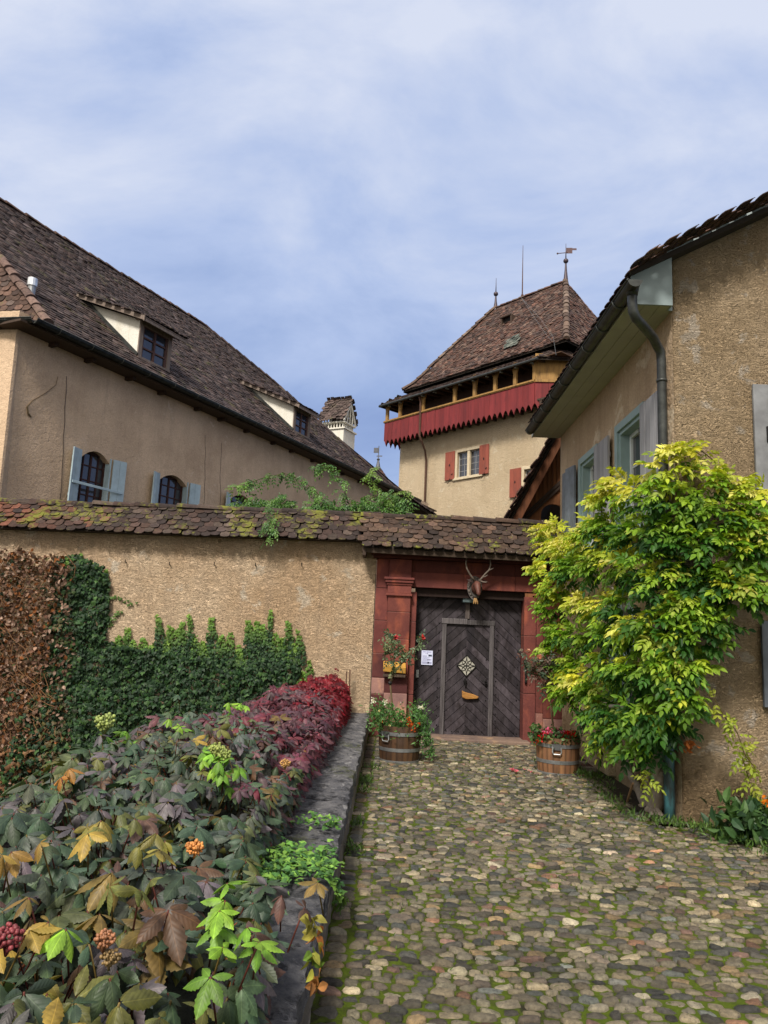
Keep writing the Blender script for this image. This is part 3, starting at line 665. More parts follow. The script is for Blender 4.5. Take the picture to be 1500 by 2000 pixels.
# diamond light with ironwork
dc = ony(911, 1300, yd-.04); dw, dh = .165, .18
dm = MB(); dm.prism([(dc[0]-dw, dc[1], dc[2]), (dc[0], dc[1], dc[2]-dh), (dc[0]+dw, dc[1], dc[2]), (dc[0], dc[1], dc[2]+dh)], (0, -.012, 0))
dm.build('diamond_window', plain('pale_glass', (.36, .35, .30), .25, var=.08), door)
q = MB(); yq = dc[1]-.02
def arcp(p0, p1, bulge, n=9):
    p0, p1 = np.array(p0), np.array(p1); d2 = p1-p0; nn2 = np.array([-d2[1], d2[0]])
    return [(dc[0]+(p0+d2*t+nn2*bulge*math.sin(math.pi*t))[0], yq, dc[2]+(p0+d2*t+nn2*bulge*math.sin(math.pi*t))[1]) for t in np.linspace(0, 1, n)]
cor = [(-dw, 0), (0, -dh), (dw, 0), (0, dh)]
for i in range(4):
    a, b2 = cor[i], cor[(i+1) % 4]
    q.tube(arcp(a, b2, 0, 3), .006, 5); q.tube(arcp(a, b2, .28), .005, 5)
    mp = ((a[0]+b2[0])/2, (a[1]+b2[1])/2); q.tube(arcp(mp, (0, 0), .22), .005, 5); q.tube(arcp(mp, (0, 0), -.22), .005, 5)
q.build('iron_tracery', m_iron, door)
h = MB(); P = ony(949, 1333, yd-.05); h.tube([P+A3(0, .03, 0), P+A3(0, -.04, 0)], .02, 8); h.tube([P+A3(.01, -.035, .01), P+A3(-.03, -.05, .02), P+A3(-.085, -.04, .035)], [.014, .012, .009], 7)
h.tube([P+A3(.005, .0, -.06), P+A3(.005, -.02, -.02)], .018, 7); h.build('door_handle', m_iron, door)
h = MB(); P = ony(908, 1333, yd-.05); h.tube([P+A3(0, .02, .06), P+A3(0, -.03, .03), P+A3(.005, -.03, -.05)], [.012, .022, .01], 7); h.ball(P+A3(0, -.02, .02), .035, (1, 1, 1), 0, 8, (1, .5, .7)); h.build('door_knocker', m_iron, door)
h = MB(); P = ony(815, 1316, yd-.04); h.box(P[0]-.025, P[0]+.025, P[1]-.012, P[1]+.01, P[2]-.065, P[2]+.065); h.build('metal_plate', m_metal, door, bevel=.004)
h = MB(); P = ony(1026, 1318, YG-.05); h.tube([P+A3(0, 0, .14), P+A3(0, -.03, .13), P+A3(.005, -.03, -.12), P+A3(.005, 0, -.14)], [.012, .014, .02, .014], 7); h.build('pull_handle', m_iron, gt)

# things hung on the gate
P = ony(917, 1359, yd-.05)
mb = MB(); mb.prism([P+A3(-.135, 0, .085), P+A3(-.13, 0, -.03), P+A3(-.05, 0, -.055), P+A3(.13, 0, -.04), P+A3(.155, 0, -.005), P+A3(.06, 0, .03), P+A3(-.08, 0, .06)], (0, -.05, 0))
o = mb.build('wooden_door_pull', wood('split_wood', (.42, .21, .05), (.22, .10, .03), (8, 8, 30), .7, .6), bevel=.012, label='split piece of golden wood hanging below the knocker on the dark door', category='door pull')
P0, P1 = ony(823.5, 1270, yd-.045), ony(844.5, 1299, yd-.045)
nt_ = MB(); nt_.box(P0[0], P1[0], P0[1]-.004, P0[1], P1[2], P0[2])
m_paper = plain('paper', (.56, .60, .80), .5, var=.03)
no = nt_.build('paper_notice', m_paper, label='white paper notice with small print pinned on the dark plank door', category='notice')
tx = MB(); w_, h_ = P1[0]-P0[0], P0[2]-P1[2]; yy = P0[1]-.0055
def bar(a, b2, t0, t1, c): tx.box(P0[0]+w_*a, P0[0]+w_*b2, yy, yy+.001, P0[2]-h_*t1, P0[2]-h_*t0, c)
bar(.12, .38, .08, .12, (.2, .2, .4)); bar(.44, .86, .08, .12, (.2, .2, .4)); bar(.36, .44, .2, .23, (.2, .2, .35)); bar(.5, .57, .17, .25, (.2, .2, .35))
bar(.1, .5, .37, .41, (.15, .16, .3)); bar(.62, .93, .28, .41, (.06, .08, .12)); bar(.66, .76, .30, .36, (.4, .5, .6))
for t in (.47, .52, .57, .62, .67, .72): bar(.1, random.uniform(.55, .9), t, t+.02, (.3, .32, .5))
bar(.52, .9, .61, .66, (.25, .25, .4)); bar(.08, .92, .78, .93, (.30, .32, .48)); bar(.55, .7, .8, .9, (.12, .12, .2))
tx.build('print', plain('ink', (1, 1, 1), .6, var=.02, bs=0), no)
P0, P1 = ony(749, 1293, YG-.2), ony(792, 1314, YG-.2)
m_box = wood('letterbox_wood', (.48, .27, .055), (.36, .19, .04), (5, 5, 30), .6, .3)
mb = MB(); mb.prism([(P0[0], YG-.165, P1[2]), (P0[0], YG-.165, P0[2]+.02), (P0[0], YG-.31, P0[2]-.05), (P0[0], YG-.29, P1[2]+.01)], (P1[0]-P0[0], 0, -.02))
mb.build('letterbox', m_box, bevel=.006, label='small yellow wooden letterbox with sloping front on the left red pilaster', category='letterbox')
lb = MB(); lb.box(P0[0]-.0, P1[0], YG-.27, YG-.165, P1[2]-.075, P1[2]-.03); lb.build('box_base', m_darkwood, bpy.data.objects['letterbox'], bevel=.004)

# deer head trophy
def deer():
    C = ony(929, 1147, YG-.08)
    t = thing('deer_head', 'carved red-brown deer head with real antlers on an oval plaque over the gate', 'trophy', C)
    mp = MB(); ring = [(.125*math.cos(a)-.02, .19*math.sin(a)+(.0 if math.sin(a) > 0 else -.03*abs(math.sin(a))**3)) for a in np.linspace(0, 2*math.pi, 24, endpoint=False)]
    mp.prism([C+A3(x, .01, z) for x, z in ring], (0, -.035, 0), (1, 1, 1)); mp.prism([C+A3(x*.72, -.025, z*.75) for x, z in ring], (0, -.03, 0), (.6, .6, .6))
    for a in np.linspace(0, 2*math.pi, 14, endpoint=False): mp.ball(C+A3(.105*math.cos(a)-.02, -.03, .16*math.sin(a)), .02, (1.5, 1.4, 1.3), 0, 6)
    mp.build('plaque', plain('carved_plaque', (.085, .075, .07), .7, var=.4, sc=20, bs=.5), t, bevel=.01)
    cl_ = MB(); 
    for k in (-.03, 0, .03): cl_.tube([C+A3(-.005+k*.3, -.04, -.19), C+A3(.0+k, -.06, -.25), C+A3(.0+k*1.2, -.065, -.285)], [.016, .014, .006], 6)
    cl_.build('carved_tassel', plain('gilded_wood', (.30, .17, .06), .6, var=.3), t)
    hd = MB()                                               # neck, brow, cheeks and muzzle lofted as one skin
    path = [(0, -.02, -.04, .085, .10), (0, -.07, .0, .08, .09), (0, -.12, .035, .068, .075), (0.005, -.165, .03, .062, .066), (.01, -.20, -.01, .055, .056), (.015, -.225, -.055, .043, .046), (.02, -.245, -.10, .036, .040), (.022, -.255, -.135, .033, .034), (.023, -.258, -.158, .016, .016)]
    n = 12; vs = []; 
    for i, (x, y, z, rx, rz) in enumerate(path):
        a0 = path[max(i-1, 0)]; a1 = path[min(i+1, len(path)-1)]; tt = unit(A3(*a1[:3])-A3(*a0[:3])); xx = A3(1, 0, 0); xx = unit(xx-tt*(xx @ tt)); y2 = np.cross(tt, xx)
        for k in range(n): a = 2*math.pi*k/n; vs.append(C+A3(x, y, z)+xx*rx*math.cos(a)+y2*rz*math.sin(a))
    hd.add(vs, [(i*n+k, i*n+(k+1) % n, (i+1)*n+(k+1) % n, (i+1)*n+k) for i in range(len(path)-1) for k in range(n)]+[tuple(range(n))[::-1], tuple(range((len(path)-1)*n, len(path)*n))])
    for sgn in (-1, 1): hd.ball(C+A3(.008+sgn*.052, -.185, .012), .014, (.12, .1, .1), 0, 8); hd.ball(C+A3(.022+sgn*.018, -.285, -.135), .009, (.15, .1, .1), 0, 6)
    hd.build('head', plain('carved_deer', (.10, .038, .028), .6, var=.35, sc=14, bs=.3), t, smooth=True)
    for sgn in (-1, 1):
        e = MB(); e.prism([C+A3(sgn*.055, -.12, .08), C+A3(sgn*.11, -.115, .115), C+A3(sgn*.175, -.11, .12), C+A3(sgn*.12, -.115, .07)], (0, -.018, 0), (.5, .45, .45)); e.build('ear', plain('ear_brown', (.07, .035, .03), .7), t, bevel=.008)
    ma = plain('antler', (.15, .12, .10), .6, var=.35, sc=18, bs=.3)
    a = MB(); a.tube([C+A3(-.03, -.13, .085), C+A3(-.075, -.16, .14), C+A3(-.135, -.20, .215), C+A3(-.185, -.23, .30), C+A3(-.20, -.23, .39), C+A3(-.185, -.21, .47), C+A3(-.16, -.19, .52)], [.020, .017, .015, .014, .013, .011, .006], 8)
    a.tube([C+A3(-.05, -.14, .105), C+A3(-.075, -.22, .12), C+A3(-.09, -.26, .155)], [.012, .010, .004], 6); a.build('antler', ma, t, smooth=True)
    a = MB(); a.tube([C+A3(.035, -.13, .085), C+A3(.075, -.16, .14), C+A3(.135, -.20, .22), C+A3(.195, -.23, .285), C+A3(.215, -.23, .37), C+A3(.21, -.21, .46), C+A3(.20, -.19, .54)], [.020, .017, .015, .015, .013, .011, .006], 8)
    a.tube([C+A3(.19, -.228, .28), C+A3(.235, -.235, .30), C+A3(.27, -.235, .325)], [.012, .010, .004], 6)
    a.tube([C+A3(.05, -.14, .105), C+A3(.10, -.2, .08), C+A3(.14, -.24, .075), C+A3(.165, -.25, .085)], [.013, .012, .009, .004], 6)
    a.tube([C+A3(.09, -.17, .16), C+A3(.13, -.22, .17), C+A3(.17, -.25, .20)], [.010, .008, .003], 6); a.build('antler', ma, t, smooth=True)
deer()
# ---------------------------------------------------------------- right house
XW, YF = 2.9, 7.4
rh = thing('side_house', 'tan plastered house with blue-grey trimmed eaves and shutters, right of the gate', 'house', (XW, YF, 0))
def zwin(px, py): return onx(px, py, XW)
mb = MB(); zs = 5.3
holes = [(0.95, 1.85, 3.05, 4.42), (2.88, 3.72, 3.05, 4.42), (1.35, 2.35, .95, 2.2)]
wall_open(mb, (XW, YF, 0), (0, 1, 0), 5.15, 5.9, holes, .22, nrm=A3(-1, 0, 0))
mb.build('wall', m_rwall, rh)
vb0, vb1 = ony(1232, 540, YF-.11), ony(1506, 412, YF-.11); slope = (vb1[2]-vb0[2])/(vb1[0]-vb0[0])
ztop = lambda x: vb0[2]+slope*(x-vb0[0])
fx1 = 9.0; mb = MB()
hx0, hx1 = ony(1512, 800, YF)[0], ony(1512, 800, YF)[0]+.9
def fq(x0, x1, z0, z1=None):
    mb.add([(x0, YF, z0), (x1, YF, z0), (x1, YF, z1 if z1 is not None else ztop(x1)), (x0, YF, z1 if z1 is not None else ztop(x0))], [(0, 1, 2, 3)])
# rounded corner, then the gable front with two window openings
rc = .07; k = 7; cv = []
for i in range(k):
    a = math.pi/2*i/(k-1); cv.append((XW+rc-rc*math.cos(a), YF+rc-rc*math.sin(a)))
mb.add([(x, y-.003, 0) for x, y in cv]+[(x, y-.003, ztop(x)) for x, y in cv], [(i, i+1, k+i+1, k+i) for i in range(k-1)])
wz = [(ony(1500, 955, YF)[2]+.05, ony(1500, 750, YF)[2]-.06), (ony(1500, 1380, YF)[2]+.05, ony(1500, 1212, YF)[2]-.05)]
fq(XW+rc, hx0, 0); fq(hx1, fx1, 0); fq(hx0, hx1, 0, wz[1][0]); fq(hx0, hx1, wz[1][1], wz[0][0]); fq(hx0, hx1, wz[0][1])
for z0, z1 in wz:
    for a in ([(hx0, 0, z0), (hx0, .2, z0), (hx0, .2, z1), (hx0, 0, z1)], [(hx0, 0, z1), (hx0, .2, z1), (hx1, .2, z1), (hx1, 0, z1)], [(hx0, 0, z0), (hx1, 0, z0), (hx1, .2, z0), (hx0, .2, z0)]):
        mb.add([(x, YF+y, z) for x, y, z in a], [(0, 1, 2, 3)])
mb.add([(fx1, YF, 0), (fx1, YF+5.15, 0), (fx1, YF+5.15, 5), (fx1, YF, 5)], [(0, 1, 2, 3)])
mb.add([(XW, YF+5.15, 0), (fx1, YF+5.15, 0), (fx1, YF+5.15, ztop(fx1)), (XW, YF+5.15, ztop(XW))], [(0, 1, 2, 3)][::-1])
mb.build('gable_wall', m_rfront, rh)
for z0, z1 in wz:
    fr = window('window', rh, A3(hx0, YF+.16, z0), A3(1, 0, 0), A3(0, -1, 0), .9, z1-z0, (2, 3), m_teal)
sh = [(1470, 750, 955, plain('dull_grey_shutter', (.155, .16, .17), .75, var=.3, sc=5)), (1486.5, 1212, 1381, plain('dark_blue_shutter', (.10, .115, .14), .6))]
for px, a, b2, mt in sh:
    P = ony(px, a, YF-.06); Q = ony(px, b2, YF-.06); o = shutter(rh, A3(P[0], YF-.03, Q[2]), A3(1, 0, 0), A3(0, -1, 0), .50, P[2]-Q[2], mt, 3)
    h = MB(); h.box(P[0]+.12, P[0]+.15, YF-.085, YF-.066, P[2]-.62, P[2]-.46); h.build('latch', m_iron, o); h = MB(); h.box(P[0]+.16, P[0]+.19, YF-.085, YF-.066, P[2]-.2, P[2]-.16); h.build('bolt', m_iron, o)
# side windows
for a, b2, z0, z1 in holes[:2]:
    n = A3(-1, 0, 0); u = A3(0, 1, 0); z = A3(0, 0, 1)
    t = MB(); W_ = .10
    t.obox((XW+.03, YF+a-W_, z0-.06), u*W_, z*(z1-z0+.06+W_), n*.062); t.obox((XW+.03, YF+b2, z0-.06), u*W_, z*(z1-z0+.06+W_), n*.062); t.obox((XW+.03, YF+a, z1), u*(b2-a), z*W_, n*.062)
    for q2 in ((a, .0), (b2-.05, 0)): t.obox((XW+.20, YF+q2[0], z0), u*.05, z*(z1-z0), n*.20)
    t.obox((XW+.20, YF+a+.05, z1-.05), u*(b2-a-.1), z*.05, n*.20)
    sur = t.build('window_surround', m_teal, rh, bevel=.004)
    window('window_sash', sur, A3(XW+.17, YF+a+.05, z0), u, n, b2-a-.1, z1-z0-.05, (2, 3), plain('white_frame', (.62, .66, .68), .4, var=.05), .05, .05)
    s2 = MB(); s2.obox((XW+.2, YF+a-.1, z0-.07), u*(b2-a+.2), z*.068, n*.32); s2.build('sill', m_teal, sur, bevel=.005)
    # near shutter folded flat on the wall
    so_ = shutter(rh, A3(XW-.045, YF+a-.12-.66, z0-.03), u, n, .66, z1-z0+.06, m_greywood, 4)
    for zz in (.25, .8): hg = MB(); hg.obox((XW-.02, YF+a-.13, z0+(z1-z0)*zz), u*.06, z*.05, n*.055); hg.build('hinge', m_iron, so_)
    hg = MB(); hg.obox((XW-.09, YF+a-.58, z0+.35), u*.015, z*.16, n*.02); hg.build('latch', m_iron, so_)
a, b2, z0, z1 = holes[1]
for k, ang in enumerate((13, 5)):                          # far pair standing off the wall, seen almost on edge
    an = math.radians(ang); uu = A3(-math.sin(an)*.8, math.cos(an), 0); uu = unit(uu); nn2 = unit(np.cross(A3(0, 0, 1), uu)); 
    shutter(rh, A3(XW-.05, YF+b2+.14+k*.36, z0-.03), uu, nn2, .34, z1-z0+.06, plain('shaded_shutter', (.13, .15, .18), .6), 2, battens=False)  # dark blue-grey colour stands for these faces being in shade
a, b2, z0, z1 = holes[2]
window('window', rh, A3(XW+.12, YF+a, z0), A3(0, 1, 0), A3(-1, 0, 0), b2-a, z1-z0, (2, 2), m_bluepaint, .09, .12)
# eaves: boxed soffit, fascia, gutter
XE, ZS, YE0, YE1 = 2.42, 5.26, YF-.10, 12.62
s = MB()
for i, (xa, xb) in enumerate(((XE, 2.57), (2.575, 2.73), (2.735, XW))): s.box(xa, xb, YE0 if i < 2 else YF+.002, YE1-(2.3 if i == 1 else 0) if i == 1 else YE1, ZS, ZS+.02)
s.box(2.575, 2.73, YE1-2.295, YE1, ZS, ZS+.02)
s.build('soffit', m_soffit, rh)
s = MB(); s.box(XE-.025, XE, YE0, YE1, ZS-.01, ZS+.2); s.build('fascia', m_soffit, rh, bevel=.004)
XCK = ony(1311, 560, YE0)[0]; s = MB(); s.box(2.735, XCK, YE0, YF, ZS, ZS+.02); s.build('soffit_end', m_soffit, rh)
s = MB(); s.prism([(XE, YE0-.004, ZS-.002), (XCK, YE0-.004, ZS-.002), (XCK, YE0-.004, ztop(XCK)), (XE, YE0-.004, ztop(XE))], (0, -.025, 0)); s.box(XCK-.02, XCK, YE0, YF+.01, ZS-.002, ztop(XCK)); s.prism([(XCK, YF-.004, ZS-.002), (XW+.004, YF-.004, ZS-.002), (XW+.004, YF-.004, ztop(XW+.004)), (XCK, YF-.004, ztop(XCK))], (0, .02, 0)); s.build('eaves_cheek', m_greyteal, rh)
s = MB(); L = 8.0
s.prism([(vb0[0]-.02, YF-.125, vb0[2]-.0), (vb0[0]+L, YF-.125, ztop(vb0[0]+L)), (vb0[0]+L, YF-.125, ztop(vb0[0]+L)+.075), (vb0[0]-.02, YF-.125, vb0[2]+.075)], (0, -.03, 0))
s.prism([(vb0[0], YF-.122, vb0[2]+.0), (vb0[0]+L, YF-.122, ztop(vb0[0]+L)+.0), (vb0[0]+L, YF-.122, ztop(vb0[0]+L)+.02), (vb0[0], YF-.122, vb0[2]+.02)], (0, .115, 0), (.8, .8, .8))
s.build('bargeboard', plain('pale_grey_teal', (.29, .34, .345), .55, var=.12), rh, bevel=.004)
sl = math.atan(slope); O = A3(XE-.06, YF-.16, ztop(XE-.06)+.072); ud = A3(0, 1, 0); wd = A3(math.cos(sl), 0, math.sin(sl))
palr = [(.085, .055, .045), (.06, .042, .038), (.11, .07, .055), (.13, .09, .07), (.05, .04, .038)]
mb = MB(); bend = lambda v: -.05*np.clip(1-v/1.0, 0, 1)**2
rsf = lambda u, v: O+np.asarray(u)[..., None]*(-ud)+np.asarray(v)[..., None]*wd+bend(np.asarray(v))[..., None]*A3(0, 0, 1)
tiles(mb, rsf, -5.6, .02, 0, 7.0, lambda u, v: u > -5.6, .19, .11, .009, palr, .25, lift=.2)
rro = mb.build('roof', m_lroof, rh)
bdm = MB(); bdm.obox(O+A3(.05, -.004, -.05), (0, 5.5, 0), wd*7.2, A3(0, 0, .062)); bdm.build('roof_boards', m_under, rro)
gx, gz = XE-.085, ZS+.07
gm = MB(); n = 9; prof = [(gx+.075*math.cos(a), gz+.075*math.sin(a)) for a in np.linspace(math.pi, 2*math.pi, n)]
y0, y1 = YF-.52, 12.45
gm.add([(x, y0, z) for x, z in prof]+[(x, y1, z) for x, z in prof]+[(x*.9+gx*.1, y0, z*.9+gz*.1) for x, z in prof]+[(x*.9+gx*.1, y1, z*.9+gz*.1) for x, z in prof],
       [(i, i+1, n+i+1, n+i) for i in range(n-1)]+[(2*n+i+1, 2*n+i, 3*n+i, 3*n+i+1) for i in range(n-1)])
for y in (y0, y1): gm.add([(x, y, z) for x, z in prof], [tuple(range(n))])
for y in np.arange(y0+.5, y1, .62): gm.tube([(gx+.08*math.cos(a), y, gz+.08*math.sin(a)) for a in np.linspace(math.pi, 2*math.pi, 9)], .01, 5, (1.5, 1.5, 1.5))
gm.tube([(gx-.076, y0, gz), (gx-.076, y1, gz)], .012, 6)
gut = gm.build('gutter', m_copper, rh, smooth=False)
dp = MB(); yp = YF+.10
pp = [A3(gx+.02, YF-.36, gz-.06), A3(gx+.02, YF-.36, gz-.17), A3(gx+.03, YF-.35, gz-.26), A3(gx+.07, YF-.32, gz-.32), A3(gx+.15, YF-.26, gz-.36), A3(gx+.33, YF-.08, gz-.42), A3(XW-.15, YF+.04, gz-.46), A3(XW-.10, yp-.02, gz-.51), A3(XW-.085, yp, gz-.60), A3(XW-.085, yp, 3), A3(XW-.085, yp, 1.3)]
dp.tube(pp, .05, 12); dp.tube([A3(gx+.02, YF-.36, gz), A3(gx+.02, YF-.36, gz-.1)], [.075, .055], 12)
for z in (4.5, 3.3, 2.2): dp.tube([A3(XW-.085, yp, z-.015), A3(XW-.085, yp, z+.015)], .057, 12)
dpo = dp.build('downpipe', m_copper, rh, smooth=True)
m_pat, nt, b, pos = newmat('patina', .55, .4)
lk(nt, mix(nt, (.028, .045, .05), (.06, .19, .22), ramp(nt, noise(nt, mapping(nt, pos, (1, 1, .35), (0, 0, .6)), 6, 6, .65), [(.45, 0), (.62, 1)])), b.inputs['Base Color'])
dp = MB(); dp.tube([A3(XW-.085, yp, 1.3), A3(XW-.085, yp, .62), A3(XW-.087, yp-.005, .3), A3(XW-.085, yp, .0)], .054, 12); dp.tube([A3(XW-.085, yp, 1.29), A3(XW-.085, yp, 1.32)], .06, 12)
dp.build('standpipe', m_pat, rh, smooth=True)
# stone ventilation block and the cellar grate
P = zwin(1182, 1497); mb = MB(); mb.box(XW-.10, XW+.05, P[1]-.45, P[1]+.55, .06, .34, (1.15, 1, .85)); mb.build('stone_block', m_twall, rh, bevel=.012)
lw = MB(); Q = onz(1160, 1506)
lw.box(Q[0]-.22, Q[0]-.205, Q[1]-.12, Q[1]+.25, 0, .07, (2.6, 2.5, 2.2)); lw.box(Q[0]+.435, Q[0]+.45, Q[1]-.12, Q[1]+.25, 0, .07, (2.6, 2.5, 2.2))
for a in (0, .28): lw.box(Q[0]-.22, Q[0]+.45, Q[1]-.2+a*1.6, Q[1]-.12+a*1.6, 0, .075, (2.6, 2.5, 2.2))
cw = lw.build('cellar_grate', m_pside, bevel=.008, label='dark iron cellar grate in a stone kerb at the foot of the tan house', category='grate')
lw = MB()
for i in range(7): lw.box(Q[0]-.2+i*.09, Q[0]-.18+i*.09, Q[1]-.118, Q[1]+.245, .03, .06)
lw.build('grille', m_rust, cw)

# ---------------------------------------------------------------- timber gable beyond the gate
tg = thing('timber_gable', 'brown board gable with a dark arched opening and steep tile edge behind the gate', 'outbuilding', (3, 14, 0))
YT = 14.0; pT, pB = ony(1092, 846, YT-.45), ony(996, 1024, YT-.45)
dv = pB-pT; dv[1] = 0; pB2 = pB+dv*.9; pT2 = pT-dv*.25; bdir = unit(A3(.42, 1, 0)); back = bdir*3.4; nv = unit(A3(dv[2], 0, -dv[0])); nv = nv if nv[0] < 0 else -nv
mb = MB(); xr = 4.5
apex = pT2
bw = MB(); top = lambda x: pT[2]+(x-pT[0])*dv[2]/dv[0]-.02
x = pB2[0]+.10; i = 0
ar = ony(1075, 1000, YT); ac_, aw, ah = ar[0]+.06, .24, ony(1075, 984, YT)[2]
m1, m2 = ony(1030, 1008, YT), ony(1086, 955, YT); ml = lambda x: m1[2]+(x-m1[0])*(m2[2]-m1[2])/(m2[0]-m1[0])
while x < xr:
    w = .085; zt = min(top(x+w/2), pT2[2]); zb = ml(x); 
    if zt > zb+.02: 
        k = random.uniform(.7, 1.35); bw.box(x+.004, x+w-.004, YT, YT+.03, zb, zt, (k, k, k)); bw.box(x-.012, x+.012, YT-.02, YT, zb, zt, (.75, .75, .75))
    x += w
bw.build('board_cladding', m_brownwood, tg)
lo = MB(); xa, xb = pB2[0]+.12, xr                     # panel below the moulding with an arch cut in it
K = 12; arc = [(ac_+aw*math.cos(a), ah-aw*.9+aw*.9*math.sin(a)) for a in np.linspace(math.pi, 0, K)]
zb = .5
lo.prism([(xa, YT+.02, zb), (ac_-aw, YT+.02, zb), (ac_-aw, YT+.02, ah-aw*.9), (ac_-aw, YT+.02, ml(ac_-aw)), (xa, YT+.02, min(ml(xa), 3.9))], (0, .06, 0))
for i in range(K-1):
    (xa_, za_), (xb_, zb_) = arc[i], arc[i+1]; lo.prism([(xa_, YT+.02, za_), (xb_, YT+.02, zb_), (xb_, YT+.02, max(ml(xb_), zb_+.03)), (xa_, YT+.02, max(ml(xa_), za_+.03))], (0, .06, 0))
lo.prism([(ac_+aw, YT+.02, zb), (xb, YT+.02, zb), (xb, YT+.02, 6), (ac_+aw, YT+.02, ml(ac_+aw))], (0, .06, 0))
lo.build('arch_panel', m_brownwood, tg)
mo = MB(); mo.obox(m1+A3(-.05, -.05, -.03)-(m2-m1)*.1, (m2-m1)*1.6, (0, .1, 0), (-.03, 0, .05)); mo.obox(m1+A3(-.02, -.03, -.09)-(m2-m1)*.1, (m2-m1)*1.6, (0, .08, 0), (-.03, 0, .05)); mo.build('moulding', m_darkwood, tg)
bb = MB(); bb.obox(pT2, pB2-pT2, (0, .04, 0), -nv*.14, (.42, .36, .36)); bb.build('bargeboard', m_brownwood, tg)
rf = MB(); rf.obox(pT2+A3(0, .03, 0)+nv*.01, pB2-pT2, back, nv*.04, (1, 1, 1)); rfo = rf.build('roof', m_under, tg)
rt = MB(); O2 = pB2+nv*.05; d2 = -bdir; w2 = unit(pT2-pB2); L2 = np.linalg.norm(pT2-pB2)
if np.cross(d2, w2) @ nv < 0: d2 = -d2
tsf = lambda u, v: O2+np.asarray(u)[..., None]*d2+np.asarray(v)[..., None]*w2
ulo, uhi = (-3.2, .03) if d2[1] < 0 else (-.03, 3.2)
tiles(rt, tsf, ulo, uhi, 0, L2, lambda u, v: v < L2, .17, .14, .018, palr, .5); rt.build('roof_tiles', m_lroof, rfo)
iw = MB(); iw.prism([(pB2[0]+.25, YT+1.6, 0), (4.6, YT+1.6, 0), (4.6, YT+1.6, top(4.6)-.3 if top(4.6) < 7 else 6.2), (pT2[0]+.2, YT+1.6, min(6.2, top(pT2[0]+.2)-.2)), (pB2[0]+.25, YT+1.6, top(pB2[0]+.25)-.15)], (0, .1, 0)); iw.build('inner_wall', m_darkwood, tg)

# ---------------------------------------------------------------- left house
AL = math.radians(25); d1 = A3(math.sin(AL), math.cos(AL), 0); n1 = A3(math.cos(AL), -math.sin(AL), 0); z = A3(0, 0, 1)
PL = ony(18, 760, 14.5); PL[2] = 0
lh = thing('long_house', 'long tan house with two dormers and pale blue shutters, behind the garden wall', 'house', PL)
ZE = 7.85; dl = unit(A3(-1, .16, 0))
def LW(s, t, off=0.): return PL+d1*s+n1*off+z*t
def lwp(px, py, off=0.):
    q = onp(px, py, PL+n1*off, n1); return (q-PL) @ d1, q[2]
wins = []
for a, b2, c_, z0 in ((158, 216, 868, 4.22), (310, 366, 917, 4.45), (448, 494, 962, 4.7)):
    s0 = lwp(a, c_+25)[0]; s1 = lwp(b2, c_+35)[0]; wins.append((s0, s1, z0, 5.62 if a < 400 else 5.66))
mb = MB(); mb_holes = [(s0, s1, z0, z1-.0) for s0, s1, z0, z1 in wins]
wall_open(mb, LW(0, -2.2), d1, 23.2, 10.3, [(s0, s1, z0+2.2, z1+2.2) for s0, s1, z0, z1 in wins], .30, nrm=n1)
bk_ = LW(0, -2.2)+dl*9
mb.add([bk_, LW(0, -2.2), LW(0, 8.1), bk_+z*10.3], [(0, 1, 2, 3)])
fe = LW(23.2, -2.2); mb.add([fe, fe-n1*10, fe-n1*10+z*10.3, fe+z*10.3], [(0, 1, 2, 3)])
# battered corner buttress
mb.add([LW(-.02, -2.2, .35)+dl*.0, LW(.5, -2.2, .06), LW(.06, 7.6, .012), LW(-.02, 7.6, .012), LW(-.02, -2.2, .35)+dl*2.5, LW(-.02, 7.6, .012)+dl*2.5], [(0, 1, 2, 3), (4, 0, 3, 5)])
# segmental heads: plaster spandrels closing the corners of each opening
for s0, s1, z0, z1 in wins:
    rise = .24; K = 9; w = s1-s0
    for i in range(K-1):
        fa, fb = i/(K-1), (i+1)/(K-1); za = z1-rise+rise*(1-(2*fa-1)**2); zb_ = z1-rise+rise*(1-(2*fb-1)**2)
        mb.add([LW(s0+w*fa, za, .003), LW(s0+w*fb, zb_, .003), LW(s0+w*fb, z1+.005, .003), LW(s0+w*fa, z1+.005, .003), LW(s0+w*fa, za, -.3), LW(s0+w*fb, zb_, -.3)], [(0, 1, 2, 3), (0, 4, 5, 1)])
for k, (cx, cy0, cy1) in enumerate(((130, 735, 978), (401, 850, 985), (432, 865, 990))):      # hairline cracks below the eaves
    c_ = MB(); pts = []
    for t in np.linspace(0, 1, 9): s_c, z_c = lwp(cx+(cx-600)*-.0-12*t*(1 if k == 0 else .2)+random.gauss(0, .7), cy0+(cy1-cy0)*t); pts.append(LW(s_c, z_c, .004))
    c_.tube(pts, .007 if k == 0 else .005, 4); c_.build('wall_crack', m_iron, lh)
c_ = MB(); c_.tube([LW(*lwp(*p), .02) for p in ((112, 735), (108, 752), (88, 768), (62, 783), (52, 795), (54, 808), (60, 815))], [.006, .006, .007, .01, .016, .02, .012], 6); c_.build('dead_vine', m_stem, lh)
mb.build('wall', m_lwall, lh)
